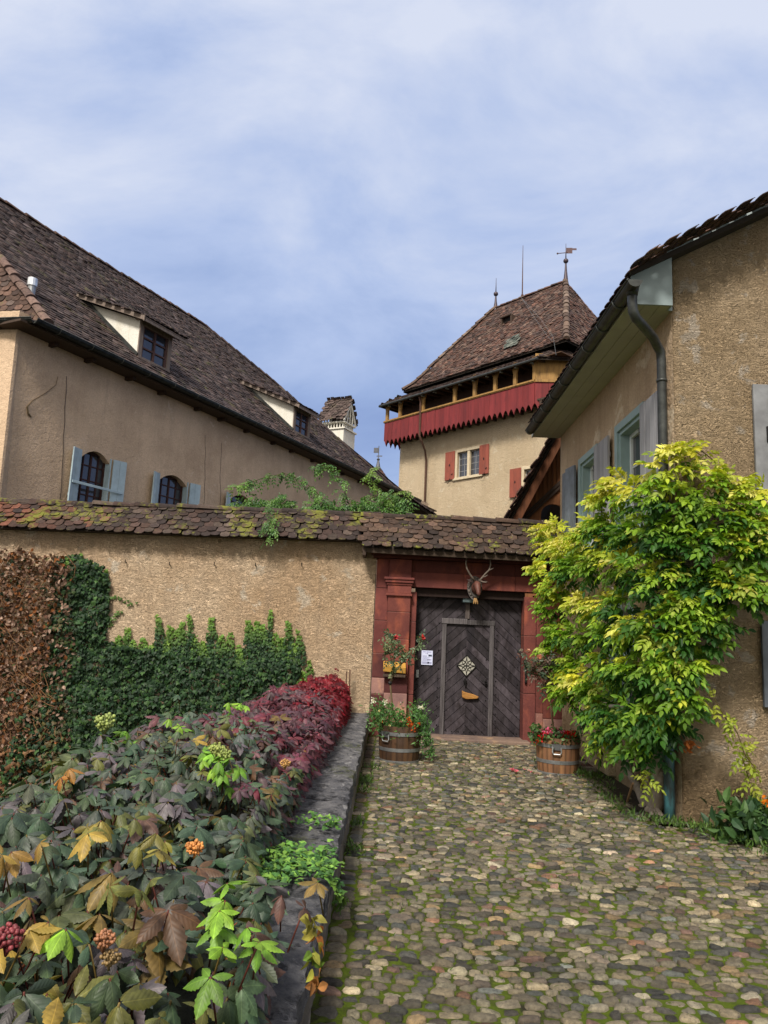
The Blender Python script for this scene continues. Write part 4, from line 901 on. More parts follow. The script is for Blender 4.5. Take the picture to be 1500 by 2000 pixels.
for wi, (s0, s1, z0, z1) in enumerate(wins):
    fr = window('window', lh, LW(s0, z0, -.2), d1, n1, s1-s0, z1-z0, (4, 4), wood('dark_red_frame', (.045, .022, .02), (.06, .03, .026), spec=.1), .07, .07, bw=.03)
    zt = z1-.10; ang = math.radians(60)
    shutter(lh, LW(s0-.04, z0-.02, .03), -d1*math.cos(math.radians(18))+n1*math.sin(math.radians(18)), unit(n1*math.cos(math.radians(18))+d1*math.sin(math.radians(18))), .33, zt-z0+.04, m_bluepaint, 2)
    uu = unit(d1*math.cos(ang)+n1*math.sin(ang))
    # right leaf folded in two: first panel in the reveal, second flat on the wall
    shutter(lh, LW(s1+.0, z0-.02, -.18), n1, -d1, .22, zt-z0+.04, m_bluepaint, 2, battens=False)
    shutter(lh, LW(s1+.05, z0-.02, .03), d1*math.cos(math.radians(12))+n1*math.sin(math.radians(12)), unit(n1*math.cos(math.radians(12))-d1*math.sin(math.radians(12))), .36, zt-z0+.04, m_bluepaint, 2)
    if wi < 2:
        b_ = MB(); zz = z0+.5 if wi == 0 else z0-.03; b_.obox(LW(s0-.3, zz, .14), d1*(s1-s0+.62), n1*.03, z*.06); b_.build('shutter_bar', m_bluepaint, lh, bevel=.004)
# roof
def LR(s, off, zz): return PL+d1*s+n1*off+z*zz
OE, OR, ZR = .5, -5.6, 13.55
wv = unit(LR(0, OR, ZR)-LR(0, OE, ZE)); HL = np.linalg.norm(LR(0, OR, ZR)-LR(0, OE, ZE)); E0 = LR(0, OE, ZE); nl = unit(np.cross(d1, wv)); nl = nl if nl[2] > 0 else -nl
def lr(px, py, up=0.): q = onp(px, py, E0+nl*up, nl); return (q-E0) @ d1, (q-E0) @ wv
hipL = [lr(86, 624), lr(40, 560), lr(0, 508)]; rgA, rgB = lr(0, 412), lr(400, 637); sil = [lr(545, 756), lr(683, 880), lr(770, 953), lr(848, 1006)]
hs = (hipL[2][0]-hipL[0][0])/(hipL[2][1]-hipL[0][1])
ulft = lambda v: hipL[0][0]+hs*v
HLr = rgB[1]; uA = ulft(HLr)
poly = [(ulft(0), -.1), (sil[3][0], -.1), sil[3], sil[2], sil[1], sil[0], rgB, (min(rgA[0], uA+.0), HLr), (ulft(HLr), HLr)]
lsf = lambda u, v: E0+np.asarray(u)[..., None]*d1+np.asarray(v)[..., None]*wv
pall = [(.052, .042, .040), (.068, .053, .049), (.040, .034, .034), (.085, .065, .058), (.060, .052, .052), (.105, .092, .086)]
mb = MB(); tiles(mb, lsf, -1, 24, -.05, HLr+.1, lambda u, v: inpoly(u, v, poly), .185, .155, .02, pall, .35, colvar=.22)
lro = mb.build('roof', m_lroof, lh)
b_ = MB(); pts = [lsf(np.array(a), np.array(c_))-nl*.02 for a, c_ in poly]; b_.prism(pts, -nl*.10, (1, 1, 1))
b_.build('roof_boards', m_under, lro)
# hip end on the left with its capped ridge
H0 = lsf(np.array(ulft(0)), np.array(0.)); H1 = lsf(np.array(ulft(HLr)), np.array(HLr)); Ee = H0+dl*9
dh = unit(H0-Ee); wh = H1-H0; wh = wh-dh*(wh @ dh); Hh = np.linalg.norm(wh); wh = wh/Hh; Lh = np.linalg.norm(H0-Ee); toph = Lh+(H1-H0) @ dh
hsf = lambda u, v: Ee+np.asarray(u)[..., None]*dh+np.asarray(v)[..., None]*wh
palh = [(.12, .085, .065), (.10, .07, .055), (.15, .105, .08), (.085, .062, .052), (.13, .11, .095)]
hp = [(0, -.05), (Lh, -.05), (toph, Hh), (0, Hh)]
mb = MB(); tiles(mb, hsf, 0, Lh+1, -.05, Hh, lambda u, v: inpoly(u, v, hp), .185, .155, .02, palh, .35); mb.build('hip_tiles', m_lroof, lro)
mb = MB(); ridge(mb, H0+z*.02, H1+z*.02, .12, .33, [(.16, .12, .10), (.22, .17, .14), (.13, .10, .085)]); ridge(mb, lsf(np.array(poly[-2][0]), np.array(HLr)), lsf(np.array(rgB[0]), np.array(rgB[1])), .11, .36, palh)
for a, c_ in ((rgB, sil[0]), (sil[0], sil[1]), (sil[1], sil[2]), (sil[2], sil[3])): ridge(mb, lsf(np.array(a[0]), np.array(a[1])), lsf(np.array(c_[0]), np.array(c_[1])), .10, .36, pall)
mb.build('ridge_tiles', m_lroof, lro)
# far slope so the roof is a solid body
b_ = MB(); R1, R2 = H1, lsf(np.array(rgB[0]), np.array(rgB[1])); F2 = lsf(np.array(sil[3][0]), np.array(sil[3][1])); B2 = F2-n1*12; B1 = Ee-n1*6
b_.add([R1-z*.03, R2-z*.03, B2-z*.2, B1-z*.3], [(0, 1, 2, 3)]); b_.add([R2-z*.05, F2-z*.05, B2-z*.2], [(0, 1, 2)]); b_.build('rear_slope', m_under, lro)
# gutter
gm = MB(); gA, gB = LR(-.06, OE+.07, ZE-.05), lsf(np.array(sil[3][0]+.05), np.array(0.))+n1*.07-z*.05
n = 8; prof = [(.10*math.cos(a), .10*math.sin(a)) for a in np.linspace(math.pi, 2*math.pi, n)]
def gutterline(A, B, nn):
    gm.add([A+nn*a+z*c_ for a, c_ in prof]+[B+nn*a+z*c_ for a, c_ in prof], [(i, i+1, n+i+1, n+i) for i in range(n-1)]+[(i+1, i, n+i, n+i+1) for i in range(n-1)]); gm.tube([A+nn*.102, B+nn*.102], .012, 6, (1.3, 1.3, 1.3)); gm.tube([A-nn*.102, B-nn*.102], .012, 6)
    for k in np.arange(.6, np.linalg.norm(B-A), .9): q = A+unit(B-A)*k; gm.tube([q+nn*.106*math.cos(a)+z*.106*math.sin(a) for a in np.linspace(math.pi, 2*math.pi, 7)], .01, 4, (1.4, 1.4, 1.4))
gutterline(gA, gB, n1); nh = unit(A3(dl[1], -dl[0], 0)); nh = nh if nh[1] < 0 else -nh
gutterline(gA, gA+dl*8, nh); gm.build('gutter', m_copper, lh)
so_ = MB(); so_.obox(LR(-.3, -.3, ZE-.17), d1*23.5, n1*.78, z*.05); so_.obox(LR(0, -.3, ZE-.17)+nh*.3, dl*8, -nh*.5, z*.05)
for k in np.arange(.6, 22, 1.25): so_.obox(LR(k+random.uniform(-.2, .2), -.1, ZE-.25), d1*.09, n1*random.uniform(.22, .40), z*.08, (.7, .6, .5))
so_.build('eaves_boards', m_darkwood, lh)
vp_ = MB(); q = lsf(*[np.array(a) for a in lr(60, 577)]); vp_.tube([q-z*.1, q+z*.22], .085, 12); vp_.tube([q+z*.22, q+z*.40], .105, 12, (2.2, 2.2, 2.2)); vp_.build('vent_pipe', m_metal, lro)
# dormers
m_timber = wood('dormer_timber', (.13, .095, .075), (.22, .18, .155), (30, 30, 2))
def dormer(tl, fb_l, fb_r, ft_l, ev_l, ev_r):
    """pixels: top-left where the shed roof leaves the slope, front bottom left/right, front top-left, eave ends"""
    a = lr(*fb_l); c_ = lr(*fb_r); v0 = (a[1]+c_[1])/2; F0 = lsf(np.array(a[0]), np.array(v0)); off0 = (F0-PL) @ n1
    W_ = c_[0]-a[0]; top = onp(*ft_l, F0, n1); hF = top[2]-F0[2]
    Bk = lsf(*[np.array(q) for q in lr(*tl)])
    dm = MB()
    # cheeks: triangle front-top, front-bottom, back
    offb = (Bk-PL) @ n1
    for s, sg in ((0, -1), (W_, 1)):
        A = F0+d1*s; B = A+z*hF; Bs = A+(Bk-F0)-z*.02
        dm.prism([A, B, Bs], d1*(.05 if sg < 0 else -.05))
    ck = dm.build('dormer', m_white, lro)
    t = MB()
    t.obox(F0-d1*.03, d1*.13, n1*.04, z*hF); t.obox(F0+d1*(W_-.10), d1*.13, n1*.04, z*hF); t.obox(F0-d1*.03+z*(hF-.12), d1*(W_+.06), n1*.045, z*.12); t.obox(F0-d1*.03-z*.04, d1*(W_+.06), n1*.06, z*.08)
    t.obox(F0-d1*.10+z*(hF-.0)-n1*.1, d1*.12, n1*.32, z*.1, (.9, .9, .9)); t.obox(F0+d1*(W_-.02)-n1*.1+z*(hF-.0), d1*.12, n1*.32, z*.1, (.9, .9, .9))
    # edge board of the shed roof
    ov = .30; bv = Bk-(F0+z*hF); bvu = bv/abs(bv @ n1); Ef = F0+z*(hF+.06)-bvu*ov; Bt = Bk+z*.06; sl_ = unit(Ef-(Bt+d1*((Ef-Bt) @ d1)))
    t2 = MB(); t2.obox(Ef-d1*.24-z*.06, Bt-Ef, d1*.05, z*.12); t2.obox(Ef-d1*.24-z*.07, d1*(W_+.48), -n1*.04, z*.11)
    t2.obox(Ef-d1*.22-z*.0, d1*(W_+.44), Bt-Ef, z*.025, (.6, .5, .45))
    # flashing boards along the slope at the cheek foot
    fl = MB(); A = F0-d1*.04; Bs = Bk-d1*.04
    fl.obox(A-nl*.02, Bs-A, -d1*.03, nl*.13); fl.build('flashing', m_copper, ck)
    t.build('dormer_frame', m_timber, ck, bevel=.006); t2.build('verge_board', m_timber, ck)
    dmr = MB(); Or = Ef-d1*.26+z*.055; wr = Bt-Ef; Lr = np.linalg.norm(wr); wr = wr/Lr
    tiles(dmr, lambda u, v: Or+np.asarray(u)[..., None]*d1+np.asarray(v)[..., None]*wr, 0, W_+.5, -.03, Lr, lambda u, v: (u < W_+.55), .185, .155, .02, pall, .4); dmr.build('dormer_roof', m_lroof, ck)
    g_ = MB(); g_.obox(F0+d1*.1-n1*.05+z*.04, d1*(W_-.2), n1*.02, z*(hF-.16)); g_.build('pane', m_glass, ck)
    fr = MB(); ww, h2 = W_-.2, hF-.16; F1 = F0+d1*.1+z*.04-n1*.03
    for s in (0, .5, 1): fr.obox(F1+d1*(ww*s-(.03 if s else 0)-(.0 if s < 1 else .025)), d1*.055, n1*.04, z*h2)
    for t_ in (0, .333, .667, 1): fr.obox(F1+z*(h2*t_-.02), d1*ww, n1*.034, z*.04)
    fr.build('sash_bars', wood('red_brown_sash', (.07, .035, .03), (.10, .055, .05)), ck)
dormer((163, 588), (270, 700), (325, 724), (273, 624), (250, 600), (360, 650))
dormer((476, 752), (567, 838), (606, 862), (570, 790), (560, 775), (640, 810))
# cracks and rust streaks on the wall are left to the plaster; chimney behind the roof
ch = ony(659, 850, 35.); pxm = 27.1/FPX
def CH(dx, dy, zz): return ch+d1*dx+n1*dy+z*zz
cb = MB(); W2 = .34
base = ch.copy(); base[2] = 0; d_keep, n_keep = d1, n1; d1, n1 = n_keep, -d_keep
def cbox(w, z0, z1, k=1, sx=1.):
    w *= 1.12; cb.obox(base-d1*w*sx-n1*w+z*z0, d1*2*w*sx, n1*2*w, z*(z1-z0), (k, k, k))
zcor = ony(660, 845, 35.)[2]; zrf = ony(655, 793, 35.)[2]
cbox(.52, zcor-4.2, zcor, 1, 1.15); cbox(.58, zcor+.002, zcor+.07, 1.05, 1.15)
cbox(.54, zcor+.33, zcor+.40, 1.05, 1.15)
for i in range(8):
    s = -.5+i/7.*1.0
    for sg in (-1, 1): cb.obox(base+d1*(s*1.12-.025)+n1*(sg*.50-.03)+z*(zcor+.07), d1*.05, n1*.06, z*.265); 
    if i < 7: 
        for sg in (-1, 1): cb.obox(base+n1*(s*.95-.025)+d1*(sg*.57-.03)+z*(zcor+.07), n1*.05, d1*.06, z*.265)
cho = cb.build('chimney', m_white, lro)
ck2 = MB(); ck2.obox(base-d1*.44-n1*.36+z*(zcor+.075), d1*.88, n1*.72, z*.25); ck2.build('flue', m_iron, cho)
# gable cap: ridge along d1
cr = MB(); zr = zrf+.25; ez = zcor+.42
for sg in (-1, 1):
    Oc = base+n1*sg*.72-d1*.72*sg+z*ez; dd = d1*sg; ww_ = (base+z*(zr))-(base+n1*sg*.72+z*ez); Lc = np.linalg.norm(ww_); ww_ = ww_/Lc
    tiles(cr, lambda u, v: Oc+np.asarray(u)[..., None]*dd+np.asarray(v)[..., None]*ww_, 0, 1.44, 0, Lc, lambda u, v: u < 1.44, .2, .17, .03, [(.09, .078, .068), (.07, .06, .055), (.12, .10, .09)], .6)
cr.build('chimney_roof', m_lroof, cho)
gb = MB()
for e in (-.66, .64):
    for sg in (-1, 1): gb.obox(base+d1*e+n1*sg*.66+z*ez, d1*.06, (z*(zr-.08)+base)-(base+n1*sg*.66+z*ez), n1*-sg*.12, (1, 1, 1))
    for k in (-.25, 0, .25): gb.obox(base+d1*e+n1*(k-.03)+z*ez, d1*.05, n1*.06, z*(zr-.1-ez)*(1-abs(k)/.66))
    gb.build('gable_frame', m_white, cho); gb = MB()
d1, n1 = d_keep, n_keep
# ---------------------------------------------------------------- tower
AT = math.radians(-42); dT = A3(math.sin(AT), math.cos(AT), 0); nT = A3(-math.cos(AT), math.sin(AT), 0)
PT = ony(1092, 850, 36.); PT[2] = 0
ct = thing('castle_tower', 'tan castle tower with red boarded gallery and steep brown tile roof in the background', 'tower', PT)
def TP(s, off, zz): return PT+dT*s+nT*off+z*zz
def tp(px, py, off=0.): q = onp(px, py, PT+nT*off, nT); return (q-PT) @ dT, q[2]
WT = tp(778.5, 950)[0]; DTW = 8.2
s0, zr0 = tp(752, 831, 1.); s1, zr1 = tp(1045, 742, 1.); ZRL = (zr0+zr1)/2
mb = MB()
wz0, wz1 = 10.72, 12.2; ws0 = tp(937, 900)[0]; ws1 = tp(893, 910)[0]
w2s = tp(1034, 935)[0]; w2z1 = tp(1020, 918)[1]
hol = [(ws0, ws1, wz0, wz1)]
w2a = w2s-.35; hol.append((w2a, w2s+.35, w2z1-1.35, w2z1))
wall_open(mb, TP(0, 0, 0), dT, WT, 16.2, hol, .25, nrm=nT)
mb.add([TP(0, -DTW, 0), TP(0, 0, 0), TP(0, 0, 16.2), TP(0, -DTW, 16.2)], [(0, 1, 2, 3)]); mb.add([TP(WT, 0, 0), TP(WT, -DTW, 0), TP(WT, -DTW, 16.2), TP(WT, 0, 16.2)], [(0, 1, 2, 3)]); mb.add([TP(WT, -DTW, 0), TP(0, -DTW, 0), TP(0, -DTW, 16.2), TP(WT, -DTW, 16.2)], [(0, 1, 2, 3)])
mb.build('wall', m_twall, ct)
m_cream = plain('cream_stone', (.52, .44, .31), .85, var=.15)
for i, (a, b2, z0, z1) in enumerate(hol):
    t = MB(); W_ = .17
    t.obox(TP(a-W_, -.02, z0-.15), dT*W_, nT*.05, z*(z1-z0+.15+W_)); t.obox(TP(b2, -.02, z0-.15), dT*W_, nT*.05, z*(z1-z0+.15+W_)); t.obox(TP(a, -.02, z1), dT*(b2-a), nT*.05, z*W_); t.obox(TP(a-W_-.08, -.02, z0-.17), dT*(b2-a+2*W_+.16), nT*.12, z*.155)
    if i == 0: t.obox(TP((a+b2)/2-.09, -.15, z0-.01), dT*.18, nT*.16, z*(z1-z0))
    sr = t.build('window_surround', m_cream, ct, bevel=.01)
    window('window_sash', sr, TP(a, -.2, z0), dT, nT, b2-a, z1-z0, (4 if i == 0 else 2, 4), plain('pale_sash', (.30, .30, .30), .6), .05, .05, bw=.02)
    for sg, (sa, wd_) in enumerate(((a-.05-.68, .68), (b2+.14, .74)) if i == 0 else ((b2+.14, .74), )):
        o = shutter(ct, TP(sa, .06, z0-.08), dT, nT, wd_, z1-z0+.2, m_redshut, 3, .05)
        h = MB(); cc = TP(sa+wd_/2, .118, (z0+z1)/2+.05)
        h.prism([cc+dT*.05, cc+z*.09, cc-dT*.05, cc-z*.09], nT*.006); h.build('heart_hole', m_iron, o); h = MB(); h.tube([TP(sa+.1, .13, z0+.25), TP(sa+.2, .13, z0+.2)], .02, 5); h.build('latch', m_iron, o); h = MB(); h.tube([TP(sa+wd_*.4, .13, z0-.02), TP(sa+wd_*.5, .15, z0-.25), TP(sa+wd_*.7, .12, z0-.3)], .018, 5); h.build('shutter_hook', m_iron, o)
# gallery: plank skirt with pointed feet, rail, posts, ceiling, floor
ga = thing
gal = MB(); SK = 1.48; step = (s0-s1)/31
CH0 = TP(s1, 1., 0); e2 = unit(dT*-1-nT*1.0)                 # chamfered corner running back to the right face
def skirt(mb, A, d, L, n, out):
    w = L/n
    for i in range(n):
        k = random.uniform(.82, 1.15); x = w*i; kk = 6
        poly = [(0, 0), (w, 0), (w, -SK+.33)]+[(w-w*.5*(j/kk), -SK+.33-.33*(1-(1-j/kk)**1.0)**1.7) for j in range(1, kk+1)]+[(w*.5-w*.5*(j/kk), -SK+.33*(1-(1-j/kk)**1.7)) for j in range(1, kk+1)]
        mb.prism([A+d*(x+a+(.004 if a < w/2 else -.004))+z*b_ for a, b_ in poly], out*.04*random.uniform(.8, 1.2), (k, k, k))
skirt(gal, TP(s1, 1., ZRL), dT, s0-s1, 31, nT); skirt(gal, CH0+z*ZRL, e2, 2.4, 7, unit(nT-dT)); skirt(gal, TP(s0, .98, ZRL), -nT, 4.5, 12, dT)
go = gal.build('gallery', m_redplank, ct)
rl = MB(); rl.obox(TP(s1, .92, ZRL), dT*(s0-s1+.06), nT*.16, z*.15); rl.obox(CH0+z*ZRL, e2*2.4, unit(nT-dT)*.1, z*.15); rl.obox(TP(s0-.1, .95, ZRL), -nT*4.4, dT*.14, z*.15)
rl.obox(TP(s1, .92, ZRL+.05), dT*(s0-s1+.06), nT*.20, z*.05, (1.1, 1.1, 1.1)); rl.build('rail', m_yellow, go)
ZC = tp(900, 755, 1.)[1]
for px in (756, 781, 826, 888, 927, 967, 1006, 1044):
    s = tp(px, 832-(px-752)*.304-20, 1.)[0]; p = MB(); p.obox(TP(s-.10, .9, ZRL+.15), dT*.20, nT*.14, z*(16.15-ZRL-.15)); p.prism([TP(s-.10, .92, 15.5), TP(s-.28, .92, 16.1), TP(s-.10, .92, 16.1)], nT*.1); p.prism([TP(s+.10, .92, 15.5), TP(s+.28, .92, 16.1), TP(s+.10, .92, 16.1)], nT*.1); p.build('post', m_yellow, go)
for o_ in (1.4, 2.8):
    p = MB(); p.obox(TP(s0-.06, .98-o_, ZRL+.15), dT*.14, nT*.18, z*1.3); p.build('post', m_yellow, go)
yp = MB(); 
for i in range(4): k = random.uniform(.9, 1.1); yp.obox(CH0+e2*(i*.6)+z*(ZRL+.15), e2*.595, unit(nT-dT)*.04, z*1.4, (k, k, k))
yp.build('boarded_panel', m_yellow, go)
fl = MB(); fl.obox(TP(-1, 0, ZRL-1.0), dT*(s0+1), nT*.95, z*.1); fl.obox(TP(0, 0.01, ZRL-.9), dT*s0*.96, nT*.06, z*2.4, (.8, .6, .5))
fl.obox(TP(-.8, -4, 15.98), dT*(s0+1.4), nT*5, z*.05, (1.2, 1, .8))
for k in np.arange(.4, s0, .62): fl.obox(TP(k, 0, ZRL-1.22), dT*.14, nT*.95, z*.2); fl.obox(TP(k, 0, 15.80), dT*.12, nT*1.25, z*.14, (1.3, 1.1, .9))
fl.build('gallery_floor', m_darkwood, go)
# lower pent roof
palT = [(.15, .075, .055), (.11, .06, .048), (.18, .095, .07), (.085, .055, .048), (.13, .085, .07), (.20, .13, .10)]
palP = [(.075, .06, .054), (.095, .075, .065), (.055, .047, .045), (.11, .09, .08)]
sL = tp(741, 800, 1.35)[0]; sR = tp(1052, 690, 1.35)[0]; zl = (tp(741, 800, 1.35)[1]+tp(1052, 690, 1.35)[1])/2
def facet(mb, E0, E1, R0, R1, prof, pal, tw=.24, ex=.20, th=.03, **k):
    """hipped roof facet: eave E0-E1, head R0-R1; prof: list of (fraction of run, fraction of rise)"""
    d = unit(E1-E0); n_ = unit(np.cross(z, d)); run = (R0-E0) @ n_
    fr = np.array([p[0] for p in prof]); fz = np.array([p[1] for p in prof]); rise = R0[2]-E0[2]
    cum = np.concatenate([[0], np.cumsum(np.hypot(np.diff(fr)*abs(run), np.diff(fz)*rise))])
    fu = lambda v: np.interp(v, cum, fr)
    L0 = np.linalg.norm(E1-E0)
    def sf(u, v): f = fu(v)+(np.minimum(v, 0)*.8/abs(run)); return E0+np.asarray(u)[..., None]*d+(f*run)[..., None]*n_+(np.interp(v, cum, fz)*rise+np.minimum(v, 0)*.3)[..., None]*z
    lft = (R0-E0) @ d; rgt = (R1-E0) @ d
    ins = lambda u, v: (u > lft*fu(v)-.02) & (u < L0+(rgt-L0)*fu(v)+.02)
    tiles(mb, sf, min(0, lft)-.3, max(L0, rgt)+.3, -.04, cum[-1], ins, tw, ex, th, pal, **k)
    b_ = MB(); vs = []; 
    for f, g_ in prof: a = E0+(R0-E0)*A3(1, 1, 0)*f; c_ = E1+(R1-E1)*A3(1, 1, 0)*f; a[2] = c_[2] = E0[2]+rise*g_-.03; vs += [a, c_]
    mbk = [(2*i, 2*i+1, 2*i+3, 2*i+2) for i in range(len(prof)-1)]
    return vs, mbk, sf, cum
LIN = [(0, 0), (1, 1)]
pr_ = MB(); bk2 = MB()
def addf(E0, E1, R0, R1, prof, pal, mb, **k):
    vs, f, sf, cum = facet(mb, E0, E1, R0, R1, prof, pal, **k); bk2.add(vs, f); bk2.add(np.array(vs)-z*.06, f); return sf, cum
zt_ = zl+.72
cA, cB = TP(sR-.0, 1.35, zl), TP(sL, 1.35, zl)
cC = CH0+e2*2.9+unit(nT-dT)*.35; cC[2] = zl
addf(cB, cA, TP(WT+.2, .25, zt_), TP(.4, .25, zt_), LIN, palP, pr_)
addf(cA, cC, TP(.4, .25, zt_), TP(-.25, -.4, zt_), LIN, palP, pr_)
addf(TP(sL, -8, zl), cB, TP(WT+.2, -8, zt_), TP(WT+.2, .25, zt_), LIN, palP, pr_)
lo_ = pr_.build('pent_roof', m_lroof, ct)
pt = MB(); pt.tube([TP(sL-.05, 1.42, zl-.06), TP(sR, 1.42, zl-.06)], .07, 7)
for k in np.arange(.8, WT, 1.0): pt.obox(TP(k, 1.1, zl-.16), dT*.09, nT*.22, z*.07, (6, 6, 5.5))
pt.build('gutter', m_copper, lo_)
# main roof
uL = tp(787, 771, .5); uR = tp(1106, 668, .5); ZU = (uL[1]+uR[1])/2+.18; OFR = -4.0
ra = tp(968, 598, OFR); rb = tp(1105, 556, OFR); ZRT = (ra[1]+rb[1])/2
BELL = [(0, 0), (.10, .07), (.22, .185), (.34, .325), (1, 1)]
mr = MB(); EA, EB = TP(uL[0], .5, ZU), TP(uR[0], .5, ZU); RA, RB = TP(ra[0], OFR, ZRT), TP(rb[0], OFR, ZRT)
EC, ED = TP(uR[0], -DTW-.4, ZU), TP(uL[0], -DTW-.4, ZU)
def tdirt(u, v, c): return c
sfT, cumT = addf(EA, EB, RA, RB, BELL, palT, mr, colvar=.22, jit=.5); addf(EB, EC, RB, RB, BELL, palT, mr, colvar=.22, jit=.5); addf(ED, EA, RA, RA, BELL, palT, mr)
bk2.add([RA, RB, EC, ED], [(0, 1, 2, 3)])
mro = mr.build('roof', m_troof, ct); bk2.build('roof_boards', m_under, mro)
hr = MB(); palhr = [(.20, .135, .10), (.15, .10, .08), (.25, .18, .14)]
def hipcap(E, R_):
    pr2 = [E+(R_-E)*A3(1, 1, 0)*f+z*((R_[2]-E[2])*g_+.05) for f, g_ in BELL]
    for a, c_ in zip(pr2[:-1], pr2[1:]): ridge(hr, a, c_, .17, .42, palhr)
hipcap(EB, RB); hipcap(EA, RA); ridge(hr, RA, RB, .15, .45, palT); hr.build('hip_caps', m_troof, mro)
# hatch
nm = unit(np.cross(z, dT)); 
def onroof(px, py):
    best = None
    r0 = ray(px, py)
    nn = unit(np.cross(EB-EA, RA-EA)); q = onp(px, py, RA, unit(np.cross(RB-RA, sfT(np.array([3.]), np.array([cumT[-1]-.1]))[0]-sfT(np.array([3.]), np.array([cumT[-1]-3.]))[0]))); return q
q = onroof(996, 624); ht = MB(); ht.obox(q-dT*.40-nT*.3+z*.05, dT*.85, nT*.75, z*.08, (.8, .8, .8)); ht.obox(q+dT*.30-nT*.5-z*.55, dT*.1, nT*.9, z*.62); ht.obox(q-dT*.45-nT*.5-z*.55, dT*.1, nT*.9, z*.62); ht.obox(q-dT*.45-nT*.4-z*.72, dT*.85, nT*.85, z*.15, (4, 3.2, 2.6)); ht.obox(q-dT*.34-nT*.5-z*.56, dT*.65, nT*.75, z*.6, (.12, .12, .12))
ht.build('roof_hatch', m_darkwood, mro)
pa = MB(); q = onroof(984, 684); up_ = unit(RA-EA-(RA-EA) @ dT*dT)
tiles(pa, lambda u, v: q+np.asarray(u)[..., None]*-dT+np.asarray(v)[..., None]*unit(np.array([nT*-1*.5+z*.86]))[0]+(nT*.86+z*.5)*.03, 0, 1.0, 0, 1.0, lambda u, v: (u+v*.2 < 1) & (v+rng.normal(0, .1, len(u)) < .95), .24, .2, .03, [(.16, .18, .155), (.20, .21, .18), (.12, .14, .12)], .5); pa.build('repair_tiles', m_troof, mro)
def finial(P, h, vane):
    t = MB(); t.lathe(P-z*.3, [(.22, 0), (.15, .3), (.075, h*.7), (.05, h)], 10); t.ball(P+z*(h-.12), .155, (1, 1, 1), 0, 12); t.tube([P+z*(h-.1), P+z*(h+1.0)], [.04, .012], 6)
    f = t.build('finial', plain('dark_copper_finial', (.06, .045, .055), .5, .3), mro, smooth=True)
    if vane:
        v = MB(); Q = P+z*(h+.42); v.tube([Q-RR*.50-z*.06, Q+RR*.1], .025, 5); v.ball(Q-RR*.5-z*.06, .06); v.obox(Q+RR*.03-z*.05, RR*.36, FW*.02, z*.36); v.obox(Q+RR*.39+z*.16, RR*.25, FW*.02, z*.12); v.build('weather_vane', plain('vane', (.09, .05, .055), .5), f)
finial(RB, 1.45, True); finial(RA, 1.15, False)
lr_ = MB(); q = TP(ra[0]+(rb[0]-ra[0])*.40, OFR, ZRT); tp_ = onp(1025, 448, q, A3(0, 1, 0))
q = TP(tp(1020, 582, OFR)[0], OFR, ZRT); lr_.tube([q-z*.1, q+z*.25], .09, 6); lr_.tube([q, q+z*3.6], [.045, .014], 6); lr_.build('lightning_rod', m_rust, mro)
for pts_ in ([(1022, 585), (1048, 625), (1075, 663), (1084, 672)], [(1024, 588), (1062, 630), (1086, 664), (1092, 700)]):
    c_ = MB(); P_ = [onroof(*p)+nT*.25+z*.1 for p in pts_]; c_.tube(P_, .010, 4, (.6, .6, .55)); c_.build('lightning_wire', m_metal, mro)
# downpipe
dp = MB(); a = tp(823, 790, 1.05); q0 = TP(a[0], 1.25, zl-.1); a3 = tp(833, 895, .12); s3 = a3[0]
dp.tube([q0, TP(a[0], 1.12, ZRL+.7), TP(a[0]-.0, 1.10, ZRL-1.4), TP(a[0]-.05, .95, ZRL-1.75), TP((a[0]*.4+s3*.6), .4, ZRL-2.15), TP(s3, .14, ZRL-2.7), TP(s3, .14, ZRL-3.4), TP(s3, .14, 3)], .065, 8); dp.build('downpipe', m_rust, ct, smooth=True)

# ---------------------------------------------------------------- little turret with vane behind the long house
tb = ony(729, 905, 37.); tu = thing('roof_turret', 'small round turret with pointed tile roof and tiny vane beside the tower', 'turret', (tb[0]+.6, 37, 0))
C = A3(tb[0]+.25, 37.2, 0); zA = tb[2]; rb_ = 2.1
mb = MB(); N_ = 28; rows = 16
for r in range(rows):
    f0, f1 = r/rows, (r+1.25)/rows; ra0 = rb_*(1-f0)*(1+.12*(1-f0)); ra1 = rb_*max(0, 1-f1); zz0 = zA-2.9*(1-f0)**1.0; zz1 = zA-2.9*(1-min(1, f1)); nseg = max(6, int(2*math.pi*ra0/.26))
    for k in range(nseg):
        a0, a1 = 2*math.pi*(k+.5*(r % 2))/nseg, 2*math.pi*(k+.96+.5*(r % 2))/nseg; cc = np.array(palr[random.randrange(5)])*random.uniform(1., 1.7)
        o0 = A3(math.cos(a0), math.sin(a0), 0); o1 = A3(math.cos(a1), math.sin(a1), 0)
        mb.add([C+o0*(ra0+.03)+z*zz0, C+o1*(ra0+.03)+z*zz0, C+o1*ra1+z*zz1, C+o0*ra1+z*zz1], [(0, 1, 2, 3)], cc)
mb.build('roof', m_lroof, tu)
mb = MB(); mb.lathe(C, [(1.7, 0), (1.7, zA-2.85)], 24); mb.build('wall', m_twall, tu, smooth=True)
mb = MB(); mb.lathe(C+z*(zA-.55), [(.34, 0), (.12, .42), (.05, .75), (.09, .82), (.03, .9)], 10); mb.tube([C+z*(zA+.3), C+z*(zA+1.0)], .022, 5); mb.obox(C+z*(zA+.62)-RR*.02, RR*-.24, FW*.02, z*.28); mb.obox(C+z*(zA+.42)-RR*.1, RR*.3, FW*.02, z*.06); mb.build('weather_vane', plain('lead', (.09, .095, .11), .5, .3), tu)
